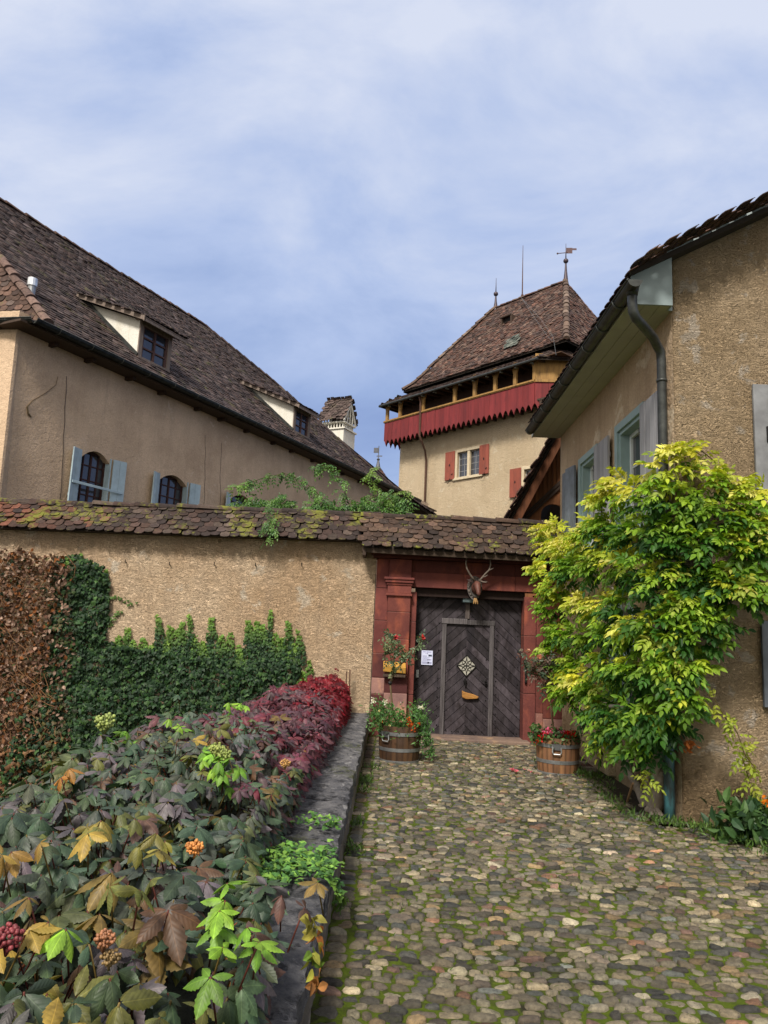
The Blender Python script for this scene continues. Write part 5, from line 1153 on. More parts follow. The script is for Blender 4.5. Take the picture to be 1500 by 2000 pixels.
# ---------------------------------------------------------------- planters
m_barrel = wood('barrel_staves', (.20, .10, .045), (.12, .06, .032), (14, 14, 1.5), .6, .4, .35, worn=(.055, .034, .025))
def barrel(C, r, h, tone, label, hang):
    t = thing('barrel_planter', label, 'planter', C, 'half barrel planters by the gate')
    C = A3(*C); nS = 22; mb = MB(); per = 4
    prof = [(0, .02), (r*.90, .0), (r*.945, h*.25), (r*.985, h*.55), (r*1.0, h*.8), (r*.99, h), (r*.90, h), (r*.88, h*.86)]
    tones = [random.uniform(.6, 1.5) for _ in range(nS)]
    def cf(k): q = tones[(k//per) % nS]*tone; return (q, q*random.uniform(.95, 1.05), q) if k % per else (q*.5, q*.5, q*.5)
    mb.lathe(C, prof, nS*per, colfn=cf); mb.build('staves', m_barrel, t, smooth=False)
    for f in (.05, .38, .80):
        rr = r*(.90+.10*min(1, f/.8))*1.012; hp = MB(); hp.lathe(C, [(rr-.008, h*f-.022), (rr+.004, h*f-.022), (rr+.006, h*f+.022), (rr-.008, h*f+.022)], 48); hp.build('hoop', m_metal, t, smooth=False)
    s_ = MB(); s_.lathe(C, [(0, h*.93), (r*.5, h*.92), (r*.89, h*.88)], 24); s_.build('soil', m_soil, t)
    hd = MB(); q = C+A3(hang[0]*r*1.02, hang[1]*r*1.02, h*.78); sd_ = A3(-hang[1], hang[0], 0); o_ = A3(hang[0], hang[1], 0)
    hd.obox(q-sd_*.05-z*.035, sd_*.1, o_*.012, z*.075, (.5, .5, .5)); hd.tube([q+o_*.02+sd_*a+z*b_ for a, b_ in ((-.05, 0), (-.055, -.06), (-.04, -.085), (.04, -.085), (.055, -.06), (.05, 0))], .008, 6, (1.6, 1.6, 1.6)); hd.build('handle', m_metal, t)
    return C+A3(0, 0, h*.9)
CR = onz(1090, 1517); CR[1] += .20; CR[0] = onz(1089, 1517)[0]*CR[1]/(CR[1]-.2)
CL = onz(778, 1493); CL[1] += .22; CL[0] += .01
tR = barrel(CR, .278, .47, 1.25, 'brown half barrel planter holding red geraniums, beside the tan house', (-.25, -.97))
tL = barrel(CL, .288, .48, .42, 'shade-darkened half barrel planter under trailing green plants, against the parapet end', (-.62, -.78))  # low tone paints the parapet's shadow into the left barrel's staves

GREEN = np.array([(.055, .12, .035), (.075, .16, .04), (.04, .09, .035), (.10, .19, .06)])
def pick(pal, n, var=.15): pal = np.asarray(pal, float); return pal[rng.integers(0, len(pal), n)]*rng.lognormal(0, var, (n, 1))
def rose(base, stem_pts, shoots, label, blooms, lc):
    t = thing('rose_tree', label, 'rose', base)
    st = MB(); st.tube(stem_pts, np.linspace(.016, .011, len(stem_pts)), 7)
    P, D = [], []
    for sh in shoots:
        st.tube(sh, np.linspace(.010, .004, len(sh)), 5); sh = np.array(sh)
        for f in np.linspace(.25, 1, 9): 
            i = f*(len(sh)-1); k = min(int(i), len(sh)-2); P.append(sh[k]+(sh[k+1]-sh[k])*(i-k)); D.append(unit(sh[k+1]-sh[k]))
    st.build('stem', m_stem, t, smooth=True)
    P = np.repeat(np.array(P), 3, 0); D = np.repeat(np.array(D), 3, 0); n = len(P); lf = MB()
    dd = unit(D*.4+rv(n, .7)); pinnate(lf, P+rv(n, .02), dd, unit(rv(n, .5)+A3(0, -.5, .8)), rng.uniform(.06, .12, n), .052, pick(lc, n), 2, LEAF_SM, .2)
    lf.build('foliage', m_leaf, t)
    for c_, col, r in blooms:
        b_ = MB(); n = 22; scatter(b_, LEAF_SM, np.repeat(np.array([c_]), n, 0)+rv(n, r*.2), unit(rv(n)+A3(0, 0, .5)), unit(rv(n)), r*1.6, pick([col], n, .2), wid=1.5); b_.build('bloom', m_petal, t)
def pt(x, y, Y): return ony(x, y, Y)
YB = CL[1]
rose(tL, [tL-z*.05, pt(767, 1392, YB), pt(763, 1345, YB)+A3(0, 0, 0), pt(762, 1332, YB)], 
     [[pt(763, 1338, YB), pt(767, 1318, YB), pt(770, 1290, YB-.05), pt(770, 1262, YB-.08), pt(762, 1240, YB-.1)], [pt(763, 1330, YB), pt(775, 1305, YB), pt(790, 1292, YB-.05), pt(806, 1272, YB-.12), pt(818, 1258, YB-.15), pt(824, 1247, YB-.16)], [pt(768, 1300, YB), pt(760, 1275, YB+.05), pt(757, 1240, YB+.02)], [pt(783, 1296, YB), pt(788, 1280, YB), pt(777, 1258, YB)]],
     'slender rose tree with two pink-red blooms, in the left barrel', [(pt(824, 1245, YB-.16), (.65, .10, .10), .032), (pt(773, 1245, YB-.08), (.55, .06, .08), .025)], [(.07, .11, .05), (.11, .16, .08), (.16, .19, .09), (.05, .085, .05)])
YB = CR[1]
rose(tR, [tR-z*.05, pt(1081, 1425, YB), pt(1077, 1390, YB), pt(1074, 1362, YB)],
     [[pt(1073, 1362, YB), pt(1066, 1340, YB), pt(1052, 1318, YB-.05), pt(1038, 1296, YB-.1), pt(1022, 1274, YB-.1)], [pt(1074, 1360, YB), pt(1070, 1335, YB+.05), pt(1063, 1315, YB+.05), pt(1056, 1285, YB)], [pt(1074, 1358, YB), pt(1078, 1340, YB), pt(1070, 1310, YB-.05), pt(1058, 1290, YB)], [pt(1076, 1360, YB), pt(1090, 1350, YB), pt(1102, 1330, YB), pt(1106, 1308, YB)], [pt(1054, 1320, YB), pt(1040, 1315, YB), pt(1030, 1298, YB)], [pt(1066, 1315, YB), pt(1075, 1295, YB), pt(1085, 1282, YB)]],
     'sparse rose tree with reddish leaves and pale buds, in the right barrel', [(pt(1031, 1271, YB-.1), (.6, .35, .28), .022), (pt(1053, 1284, YB), (.6, .25, .16), .026), (pt(1018, 1270, YB-.1), (.3, .25, .2), .014)], [(.07, .09, .05), (.13, .09, .07), (.05, .08, .05), (.10, .05, .04)])
tie = MB(); q = pt(1074, 1362, YB); tie.ball(q, .035, (1, 1, 1), 0, 8, (1.2, 1.2, .6)); tie.build('stem_tie', m_iron, bpy.data.objects['rose_tree.001'])
tie = MB(); q = pt(762, 1334, CL[1]); tie.ball(q, .03, (1, 1, 1), 0, 8, (1., 1., 1.)); tie.build('stem_tie', m_iron, bpy.data.objects['rose_tree'])
# trailing bedding plants in the left barrel
def tuft(mb, C, n, sp, L, pal, down=.3, tpl=LEAF_THIN, up=.5, w=1.):
    P = C+rv(n)*np.asarray(sp); T = unit(rv(n)+A3(0, -.25, up)); 
    scatter(mb, tpl, P, T, unit(rv(n)), rng.uniform(.7, 1.25, n)*L, pick(pal, n, .2), wid=w)
bp = thing('bedding_plants', 'bushy green trailing plants with white and orange flowers, in the left barrel', 'flowers', tL)
lf = MB(); YB = CL[1]-.1
for px, py, n, s in ((738, 1395, 260, .06), (760, 1395, 260, .07), (785, 1402, 240, .07), (812, 1400, 300, .07), (830, 1420, 160, .05), (755, 1425, 220, .06), (780, 1430, 220, .07), (776, 1448, 130, .05), (800, 1432, 150, .06), (834, 1448, 120, .04), (840, 1470, 60, .03), (822, 1440, 110, .05), (735, 1415, 130, .05), (745, 1378, 80, .05), (822, 1384, 60, .05)):
    tuft(lf, pt(px, py, YB), n, (s, s*1.4, s), .062, [(.07, .17, .045), (.10, .23, .055), (.05, .13, .04), (.14, .27, .09)], w=1.5)
lf.build('foliage', m_leaf, bp)
def blossoms(par, lst, Y, name='blossom'):
    for px, py, col, r, k in lst:
        b_ = MB(); n = 16*k; scatter(b_, LEAF_SM, pt(px, py, Y)+rv(n, r*.7*(k > 1)+r*.15), unit(rv(n)+A3(0, -.4, .4)), unit(rv(n)), r, pick([col], n, .18), wid=1.6); b_.build(name, m_petal, par)
OR_, WH, RED, PNK = (.62, .11, .02), (.75, .75, .68), (.62, .018, .015), (.62, .12, .25)
blossoms(bp, [(799, 1411, OR_, .03, 2), (804, 1420, OR_, .03, 2), (818, 1414, OR_, .028, 1), (745, 1408, (.55, .2, .05), .028, 1), (823, 1381, WH, .024, 2), (752, 1372, WH, .022, 2), (728, 1370, WH, .022, 2), (741, 1389, (.7, .65, .35), .022, 1), (761, 1417, (.75, .72, .4), .022, 1), (791, 1430, WH, .016, 1)], YB-.1)
gp = thing('geranium_plants', 'red and pink geraniums in bloom, filling the right barrel', 'flowers', tR)
lf = MB(); YB = CR[1]-.1
for px, py, n in ((1052, 1440, 120), (1070, 1444, 140), (1090, 1445, 160), (1110, 1443, 140), (1122, 1440, 90), (1083, 1432, 120), (1046, 1425, 70)):
    tuft(lf, pt(px, py, YB), n, (.05, .08, .03), .05, [(.06, .13, .04), (.09, .16, .05), (.05, .09, .035)], tpl=LEAF_SM, w=1.3)
for px, py in ((1128, 1440), (1134, 1446), (1132, 1455), (1138, 1450)): lf.tube([pt(1122, 1440, YB), pt((px+1122)/2, 1434, YB), pt(px, py, YB-.05)], .004, 4, (.12, .14, .07))
lf.build('foliage', m_leaf, gp)
blossoms(gp, [(1054, 1441, RED, .030, 3), (1063, 1436, RED, .030, 3), (1062, 1430, PNK, .028, 3), (1073, 1428, PNK, .028, 3), (1093, 1434, PNK, .028, 2), (1100, 1438, RED, .03, 4), (1108, 1436, RED, .03, 4), (1114, 1441, RED, .03, 4), (1104, 1445, RED, .03, 3), (1098, 1448, (.65, .08, .02), .028, 3), (1117, 1434, RED, .028, 3), (1121, 1444, (.5, .14, .04), .024, 1), (1050, 1446, (.6, .08, .02), .026, 2)], YB-.06)
# fallen petals, weeds, rods
for i, (px, py, k) in enumerate(((1003, 1503, 4), (1009, 1506, 2), (1026, 1502, 1), (1036, 1506, 1))):
    b_ = MB(); n = 5*k; P = onz(px, py, .045)+rv(n)*A3(.02, .02, .004); scatter(b_, LEAF_SM, P, unit(rv(n)*A3(1, 1, .2)), unit(rv(n, .3)+z), .035 if k > 1 else .022, pick([(.65, .16, .22)], n), wid=1.5)
    o = b_.build('fallen_petals', m_petal, label=['pink petals in a heap on the cobbles', 'pink petal pile just right of the larger heap on the cobbles', 'lone petal on the cobbles between the petal heaps and the right barrel', 'lone petal on the cobbles nearest the right barrel'][i], category='petals', group='petals fallen on the path')
ws = MB()
for px, py, n, s in ((712, 1525, 130, .05), (716, 1545, 60, .05), (1180, 1540, 60, .08), (1192, 1562, 60, .05), (1210, 1580, 50, .05), (1236, 1596, 40, .05), (1165, 1520, 100, .10), (1140, 1512, 140, .10), (1290, 1606, 80, .06), (1340, 1612, 120, .10), (1385, 1622, 130, .12), (1420, 1630, 120, .10), (1470, 1650, 140, .12), (690, 1660, 50, .04), (697, 1610, 50, .04), (660, 1770, 60, .04), (1060, 1490, 80, .08), (730, 1500, 60, .06)):
    P = onz(px, py, .05); k = n; PP = P+rv(k)*A3(s, s*1.4, .012); scatter(ws, LEAF_THIN, PP, unit(rv(k, .5)+z*.9), unit(rv(k)), rng.uniform(.03, .085, k), pick([(.06, .12, .02), (.09, .16, .03), (.045, .085, .02)], k), wid=1.2)
# scattered moss sprigs in the joints
k = 2600; xx = rng.uniform(-.1, 3.6, k); yy = rng.uniform(2.6, 12, k); kk = np.array([mnoise.noise((x*.9, y*.9, 8)) for x, y in zip(xx, yy)]) > .05
PP = np.stack([xx, yy, np.full(k, .014)], -1)[kk & ~((xx > 2.8) & (yy > 7.3))]; k = len(PP); scatter(ws, LEAF_THIN, PP, unit(rv(k, .6)+z*.8), unit(rv(k)), rng.uniform(.014, .034, k), pick([(.07, .13, .015), (.11, .18, .02), (.05, .09, .015)], k), wid=1.5)
o = ws.build('weeds', m_leaf); o['kind'] = 'stuff'; o['label'] = 'small weeds and moss sprigs between the cobbles'; o['category'] = 'weeds'
for i, (px, pt_, pb, lab) in enumerate(((677, 1312, 1365, 'thin rusty iron rod by the wall, nearer the crimson creeper'), (683.5, 1308, 1375, 'thin rusty iron rod by the wall, nearer the red gateway'))):
    r_ = MB(); r_.tube([pt(px-2, pb, 12.2), pt(px, pt_, 12.3)], .012, 6); r_.build('iron_rod', m_rust, label=lab, category='rod', group='iron rods at the wall foot')
# flowering plant at the right edge
mp_ = thing('marigold_plant', 'dark leafy plant with orange flower at the foot of the gable wall', 'plant', onz(1470, 1625))
lf = MB()
for px, py, n in ((1440, 1612, 90), (1470, 1618, 110), (1498, 1612, 120), (1455, 1590, 70), (1430, 1625, 60), (1490, 1590, 70)):
    P = pt(px, py, 6.9); tuft(lf, P, n, (.09, .12, .05), .12, [(.045, .10, .03), (.07, .14, .04), (.03, .07, .03)], tpl=LEAF_LAN, w=1.1)
lf.build('foliage', m_leaf, mp_); blossoms(mp_, [(1499, 1567, (.7, .2, .01), .032, 2), (1470, 1640, (.8, .8, .75), .018, 1)], 6.75)

# ---------------------------------------------------------------- wisteria on the side house
wt = thing('wisteria', 'large yellow-green wisteria with pale twisted trunk climbing the tan house corner', 'climber', onz(1268, 1585))
tb_ = onz(1270, 1588)
def wob(pts, r, n=26, amp=.02, tw=5.):
    pts = np.array(pts); t = np.linspace(0, len(pts)-1, n); P = np.stack([np.interp(t, np.arange(len(pts)), pts[:, k]) for k in range(3)], -1)
    for k in range(3): P[:, k] = np.convolve(np.pad(P[:, k], 2, 'edge'), np.ones(5)/5, 'valid')
    s = np.linspace(0, tw, n); P += np.stack([np.sin(s*2.1+r*90), np.cos(s*1.7), 0*s], -1)*amp
    return P
tk = MB(); Yt = 7.30
def stem(pts, r0, r1, n=26, amp=.015, tw=4.):
    P = wob(pts, r0, n, amp, tw); R_ = np.linspace(r0, r1, len(P))*(1+.12*np.sin(np.linspace(0, 17, len(P))+r0*100)); tk.tube(P, R_, 9)
def tw_(px, py, X=2.79): return onx(px, py, X)
B0 = onx(1272, 1590, 2.78)
for px, py, X in ((1246, 1592, 2.70), (1262, 1600, 2.68), (1284, 1600, 2.74), (1298, 1592, 2.80), (1276, 1604, 2.70)):
    e = onx(px, py, X); e[2] = .01; stem([e, e*.45+B0*.55+A3(0, 0, .05), tw_(1274, 1560)], .022, .05, 12, .006)
stem([tw_(1266, 1578), tw_(1252, 1548), tw_(1234, 1522), tw_(1226, 1500), tw_(1236, 1474), tw_(1252, 1440), tw_(1236, 1390, 2.7)], .055, .028, 30, .010, 5)
stem([tw_(1280, 1580), tw_(1284, 1552), tw_(1292, 1524), tw_(1291, 1500), tw_(1282, 1470), tw_(1288, 1430), tw_(1276, 1350), tw_(1290, 1270), tw_(1272, 1150), tw_(1290, 1000, 2.84)], .068, .024, 60, .012, 9)
stem([tw_(1272, 1572), tw_(1273, 1540, 2.74), tw_(1282, 1508, 2.73), tw_(1292, 1478, 2.76), tw_(1276, 1440), tw_(1270, 1400)], .05, .035, 30, .012, 7)
stem([tw_(1268, 1566, 2.75), tw_(1262, 1530, 2.74), tw_(1270, 1496, 2.76), tw_(1262, 1460)], .032, .022, 20, .008, 5)
for pts in ([(1290, 1270, 7.2), (1350, 1215, 7.15), (1395, 1190, 7.2), (1440, 1160, 7.2)], [(1270, 1150, 7.3), (1330, 1080, 7.2), (1400, 1000, 7.2), (1480, 985, 7.2)], [(1230, 1380, 7.6), (1180, 1380, 8.4), (1130, 1330, 9.6), (1110, 1220, 10.6)], [(1250, 1250, 7.6), (1200, 1150, 8.6), (1130, 1090, 10.4)], [(1290, 1270, 7.2), (1340, 1290, 7.2), (1390, 1270, 7.2)]):
    stem([pt(*p) for p in pts], .028, .01, 22, .03, 6)
tk.build('trunk', m_bark, wt, smooth=True)
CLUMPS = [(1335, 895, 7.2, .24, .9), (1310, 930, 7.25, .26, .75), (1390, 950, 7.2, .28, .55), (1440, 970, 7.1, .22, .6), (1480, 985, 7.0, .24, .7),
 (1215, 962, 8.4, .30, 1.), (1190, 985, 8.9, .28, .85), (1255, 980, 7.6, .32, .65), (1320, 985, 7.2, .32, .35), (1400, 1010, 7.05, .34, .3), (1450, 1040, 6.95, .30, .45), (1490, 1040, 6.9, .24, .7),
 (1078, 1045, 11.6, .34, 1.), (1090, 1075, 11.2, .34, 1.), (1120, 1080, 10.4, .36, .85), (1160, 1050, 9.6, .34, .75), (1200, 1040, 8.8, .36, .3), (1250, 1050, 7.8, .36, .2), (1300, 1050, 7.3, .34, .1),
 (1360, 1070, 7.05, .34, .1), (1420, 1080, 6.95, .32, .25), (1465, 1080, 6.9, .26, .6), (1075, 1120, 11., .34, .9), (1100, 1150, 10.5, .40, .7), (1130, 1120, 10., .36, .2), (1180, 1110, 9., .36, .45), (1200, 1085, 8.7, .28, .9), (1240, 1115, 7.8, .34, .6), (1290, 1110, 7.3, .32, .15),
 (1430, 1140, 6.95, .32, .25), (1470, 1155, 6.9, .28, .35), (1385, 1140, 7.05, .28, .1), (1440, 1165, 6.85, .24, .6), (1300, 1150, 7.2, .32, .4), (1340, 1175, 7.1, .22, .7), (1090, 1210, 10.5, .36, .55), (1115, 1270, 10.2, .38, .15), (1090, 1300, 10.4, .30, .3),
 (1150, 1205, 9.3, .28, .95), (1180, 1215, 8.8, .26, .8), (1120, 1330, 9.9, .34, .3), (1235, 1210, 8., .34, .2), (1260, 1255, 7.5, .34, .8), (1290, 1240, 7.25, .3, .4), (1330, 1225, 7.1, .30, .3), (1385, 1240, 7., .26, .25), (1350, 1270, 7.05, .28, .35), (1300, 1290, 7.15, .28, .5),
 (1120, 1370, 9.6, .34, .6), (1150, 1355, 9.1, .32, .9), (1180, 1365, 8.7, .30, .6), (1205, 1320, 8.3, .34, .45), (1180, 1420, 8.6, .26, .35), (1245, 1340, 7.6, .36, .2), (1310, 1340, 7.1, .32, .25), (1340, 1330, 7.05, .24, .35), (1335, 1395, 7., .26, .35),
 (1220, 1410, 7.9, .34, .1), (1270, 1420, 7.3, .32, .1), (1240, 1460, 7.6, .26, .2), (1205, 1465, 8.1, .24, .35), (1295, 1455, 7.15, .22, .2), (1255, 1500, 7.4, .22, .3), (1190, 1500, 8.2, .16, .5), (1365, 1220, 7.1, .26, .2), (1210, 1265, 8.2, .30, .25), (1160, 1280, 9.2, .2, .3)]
lf = MB()
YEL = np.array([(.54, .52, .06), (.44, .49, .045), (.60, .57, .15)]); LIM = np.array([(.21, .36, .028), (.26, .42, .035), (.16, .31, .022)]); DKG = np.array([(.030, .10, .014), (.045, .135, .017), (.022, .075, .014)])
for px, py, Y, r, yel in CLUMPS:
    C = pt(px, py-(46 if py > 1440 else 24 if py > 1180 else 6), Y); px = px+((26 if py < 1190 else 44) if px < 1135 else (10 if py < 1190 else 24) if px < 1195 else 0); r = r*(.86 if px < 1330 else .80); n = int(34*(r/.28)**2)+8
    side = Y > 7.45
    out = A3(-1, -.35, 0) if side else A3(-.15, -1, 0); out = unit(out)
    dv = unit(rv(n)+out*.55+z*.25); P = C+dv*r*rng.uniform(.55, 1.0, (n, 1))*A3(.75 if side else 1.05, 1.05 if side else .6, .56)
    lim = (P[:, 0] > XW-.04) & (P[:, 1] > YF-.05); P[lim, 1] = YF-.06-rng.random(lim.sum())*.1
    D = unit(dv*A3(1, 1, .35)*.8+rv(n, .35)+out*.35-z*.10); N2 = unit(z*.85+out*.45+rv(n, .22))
    tone = np.clip(yel*1.05-.10+.55*dv[:, 2]+rng.normal(0, .14, n), 0, 1)[:, None]  # young growth yellow; tops lightened and undersides darkened as if lit from above
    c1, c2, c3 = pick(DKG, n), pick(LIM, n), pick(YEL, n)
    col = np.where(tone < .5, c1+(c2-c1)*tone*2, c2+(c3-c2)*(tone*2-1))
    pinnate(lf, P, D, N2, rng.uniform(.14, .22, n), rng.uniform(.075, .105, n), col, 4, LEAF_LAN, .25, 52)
# loose trailing shoots
for pts in ([(1395, 1365, 6.95), (1415, 1400, 6.95), (1440, 1430, 7.0), (1455, 1475, 7.0), (1475, 1500, 7.0)], [(1440, 960, 7.1), (1400, 905, 7.2), (1370, 880, 7.2)], [(1430, 1010, 7.0), (1480, 1060, 7.1), (1490, 1110, 7.1)], [(1268, 1535, 7.2), (1264, 1510, 7.2)], [(1370, 890, 7.2), (1340, 870, 7.2), (1310, 885, 7.2)], [(1450, 1480, 7.), (1462, 1520, 7.05), (1468, 1545, 7.05)]):
    P = np.array([pt(*p) for p in pts]); t = np.linspace(0, len(P)-1, len(P)*4); Q = np.stack([np.interp(t, np.arange(len(P)), P[:, k]) for k in range(3)], -1); n = len(Q)
    lf.tube(Q, .005, 4, (.14, .11, .04)); pinnate(lf, Q, unit(rv(n, .6)-z*.3), unit(z+A3(0, -.6, 0)+rv(n, .3)), .13, .06, pick([(.26, .33, .04), (.34, .38, .05)], n), 3, LEAF_LAN, .3)
lf.build('foliage', m_wist, wt)
rsn = MB(); n = 30; P = pt(1345, 1452, 7.1)+rv(n, .03); scatter(rsn, LEAF_SM, P, unit(rv(n)-z), unit(rv(n)), .06, pick([(.35, .11, .03)], n)); rsn.build('withered_leaves', m_dry, wt)
sk = MB(); sk.tube([onz(1226, 1570)+A3(0, .05, -.02), pt(1236, 1530, 7.75)], .013, 6); sk.build('support_stake', wood('stake', (.35, .22, .12), (.25, .15, .08)), label='short wooden stake leaning beside the wisteria trunk', category='stake')

# ---------------------------------------------------------------- ivy on the garden wall
iv = thing('ivy', 'dark green ivy with upright shoots climbing the tan garden wall', 'ivy', (-4.5, YG, -1))
base_poly = [(-20, 1700), (-20, 1560), (40, 1420), (75, 1300), (95, 1180), (100, 1110), (128, 1085), (150, 1082), (200, 1102), (212, 1140), (212, 1215), (205, 1250), (240, 1262), (300, 1268), (380, 1285), (470, 1290), (560, 1285), (590, 1300), (575, 1340), (540, 1370), (600, 1420), (500, 1600), (200, 1700)]
shoots = [(130, 1085, 18), (158, 1080, 20), (182, 1098, 22), (205, 1112, 22), (250, 1225, 26), (230, 1240, 26), (262, 1250, 30), (282, 1245, 30), (310, 1198, 22), (330, 1222, 28), (347, 1225, 28), (372, 1198, 20), (358, 1215, 22), (383, 1240, 30), (415, 1205, 28), (430, 1240, 30), (450, 1235, 26), (465, 1258, 20), (486, 1210, 28), (500, 1212, 30), (515, 1218, 26), (527, 1190, 18), (540, 1235, 26), (562, 1212, 24), (585, 1230, 20), (575, 1255, 26), (548, 1245, 24), (470, 1270, 22), (602, 1290, 14), (590, 1310, 24), (300, 1258, 30), (322, 1250, 28), (400, 1250, 24)]
lf = MB(); 
def ivy_at(px, py, dep, sz, col, tilt=.35, tp_=IVY):
    n = len(px); P = np.array([pt(a, b_, YG-d_) for a, b_, d_ in zip(px, py, dep)]); N2 = unit(A3(0, -1, .25)+rv(n, tilt)); T = unit(A3(0, -.2, -1)+rv(n, .5)); scatter(lf, tp_, P, T, N2, sz, col)
IVYP = [(.014, .038, .014), (.021, .054, .017), (.010, .026, .012), (.034, .075, .020), (.017, .040, .019)]
N_ = 30000; px = rng.uniform(-20, 610, N_); py = rng.uniform(1075, 1640, N_); k = inpoly(px, py, base_poly) | ((px < 130) & (py > 1085) & (rng.random(N_) < .14)); px, py = px[k], py[k]; n = len(px)
lump = np.array([mnoise.noise((a*.02, b_*.02, 1))*.5+mnoise.noise((a*.055, b_*.055, 4))*.4 for a, b_ in zip(px, py)])
depth = np.clip(.11+.26*lump+np.clip((py-1290)/900, 0, .2), .02, .5)*rng.uniform(.55, 1.05, n)
col = pick(IVYP, n, .2)
dead = np.clip((150-px)/150+(py < 1120)*0+.25*lump, 0, 1)[:, None]*(rng.random((n, 1)) < .35); col = col*(1-dead)+pick([(.14, .065, .03), (.20, .10, .05)], n)*dead
ivy_at(px, py, depth, rng.uniform(.036, .098, n), col)
for x, y, w in shoots:
    yb = max(1300 if x > 215 else 1180, y+30); m_ = int((yb-y)*w*.085)+12; t = rng.random(m_)**.8; yy = y+(yb-y)*t; ww = w*(.25+.75*np.minimum(1, t*1.6)); xx = x+rng.uniform(-.5, .5, m_)*ww+2.5*np.sin(yy*.06+x)
    tip = np.clip(1-(yy-y)/45, 0, 1)[:, None]; c_ = pick(IVYP, m_, .18)*1.15*(1-tip)+pick([(.10, .20, .03), (.13, .22, .035)], m_)*tip
    ivy_at(xx, yy, rng.uniform(.015, .07, m_), rng.uniform(.035, .062, m_), c_, .22)
for pts in ([(212, 1165), (235, 1168), (262, 1178)], [(212, 1215), (225, 1205), (236, 1192)]):
    t = np.linspace(0, len(pts)-1, 22); xx = np.interp(t, range(len(pts)), [p[0] for p in pts])+rng.normal(0, 3, 22); yy = np.interp(t, range(len(pts)), [p[1] for p in pts])+rng.normal(0, 3, 22); ivy_at(xx, yy, np.full(22, .03), .05, pick([(.07, .13, .03)], 22))
lf.build('foliage', m_ivy, iv)
# dry brown creeper
dc_ = thing('dried_creeper', 'dried brown creeper with curled dead leaves on the garden wall, left of the ivy', 'climber', (-6.5, YG, -1))
lf = MB(); dpoly = [(-60, 1700), (-60, 1065), (20, 1072), (60, 1075), (110, 1085), (135, 1110), (110, 1160), (98, 1260), (75, 1380), (45, 1500), (30, 1700)]
N_ = 6500; px = rng.uniform(-60, 140, N_); py = rng.uniform(1060, 1690, N_); k = inpoly(px, py, dpoly) | ((px < 165) & (py > 1085) & (rng.random(N_) < .30)); px, py = px[k], py[k]; n = len(px)
P = np.array([pt(a, b_, YG-.06-.22*rng.random()-.08*mnoise.noise((a*.03, b_*.03, 9))) for a, b_ in zip(px, py)])
DRY = .72*A3(.95, 1.02, 1.08)*np.array([(.24, .135, .09), (.32, .19, .13), (.15, .08, .055), (.40, .26, .19), (.20, .10, .065), (.28, .10, .035)])
scatter(lf, LEAF_SM, P, unit(rv(n)-z*.5), unit(rv(n, .7)+A3(0, -1, 0)), rng.uniform(.05, .10, n), pick(DRY, n, .25), wid=1.2)
lf.build('dead_leaves', m_dry, dc_)
st = MB()
for i in range(170):
    a, b_ = random.uniform(-40, 110), random.uniform(1080, 1500); p0 = pt(a, b_, YG-random.uniform(.08, .3)); q = [p0]
    for k in range(5): q.append(q[-1]+np.array([random.gauss(0, .09), random.gauss(0, .02), random.gauss(-.05, .08)]))
    st.tube(q, .0055, 4, (1.6, 1.1, .9))
st.build('stems', m_stem, dc_)

# ---------------------------------------------------------------- climber looking over the coping
vn = thing('wall_climber', 'fresh green climber arching above the garden wall coping, before the long house', 'climber', (-1.5, 13.4, 2.5))
lf = MB(); Yv = 13.3
def arc_leaves(pts, dens, spread, pal, L=.15, ll=.065, Y=Yv):
    P = np.array([pt(a, b_, Y) for a, b_ in pts]); t = np.linspace(0, len(P)-1, dens); Q = np.stack([np.interp(t, np.arange(len(P)), P[:, k]) for k in range(3)], -1)
    lf.tube(Q[::2], .007, 4, (.10, .08, .03)); n = len(Q); Q = Q+rv(n, spread); pinnate(lf, Q, unit(rv(n, .6)+A3(0, -.3, -.45)), unit(z+A3(0, -.7, 0)+rv(n, .3)), L, ll, pick(pal, n), 3, LEAF_LAN, .35)
VP = [(.07, .16, .03), (.10, .20, .04), (.05, .12, .03)]; VL = [(.16, .26, .05), (.12, .22, .04)]
arc_leaves([(660, 1005), (640, 985), (615, 958), (590, 938), (560, 925), (525, 930), (490, 942), (470, 948)], 90, .035, VP)
arc_leaves([(470, 948), (455, 953)], 8, .02, VL)
arc_leaves([(690, 1005), (678, 975), (668, 945), (650, 915), (630, 908), (615, 914)], 60, .035, VP)
arc_leaves([(800, 1005), (770, 985), (745, 965), (725, 935), (728, 918)], 45, .03, VL)
arc_leaves([(700, 990), (730, 970), (765, 965), (790, 975), (800, 995)], 60, .05, VP); arc_leaves([(770, 965), (795, 958), (808, 965)], 10, .02, VL)
for px, py, n, s in ((470, 985, 60, .12), (500, 978, 80, .14), (530, 985, 80, .14), (555, 975, 70, .12), (590, 990, 80, .14), (625, 985, 90, .16), (655, 992, 70, .12), (690, 990, 70, .12), (720, 985, 80, .14), (750, 985, 90, .15), (780, 995, 60, .12), (525, 1005, 40, .1), (645, 985, 40, .10)):
    C = pt(px, py+10, Yv); s *= .8; Q = C+rv(n)*A3(s, s, s*.75); pinnate(lf, Q, unit(rv(n, .6)+A3(0, -.4, -.3)), unit(z+A3(0, -.6, 0)+rv(n, .3)), .15, .068, pick(VP, n), 3, LEAF_LAN, .35)
Q = pt(527, 1025, YG-.25)+rv(34)*A3(.09, .05, .12); pinnate(lf, Q, unit(rv(34, .5)+A3(0, -.5, -.7)), unit(A3(0, -.8, .6)+rv(34, .3)), .12, .06, pick(VP, 34), 3, LEAF_LAN, .3)
lf.build('foliage', m_leaf, vn)

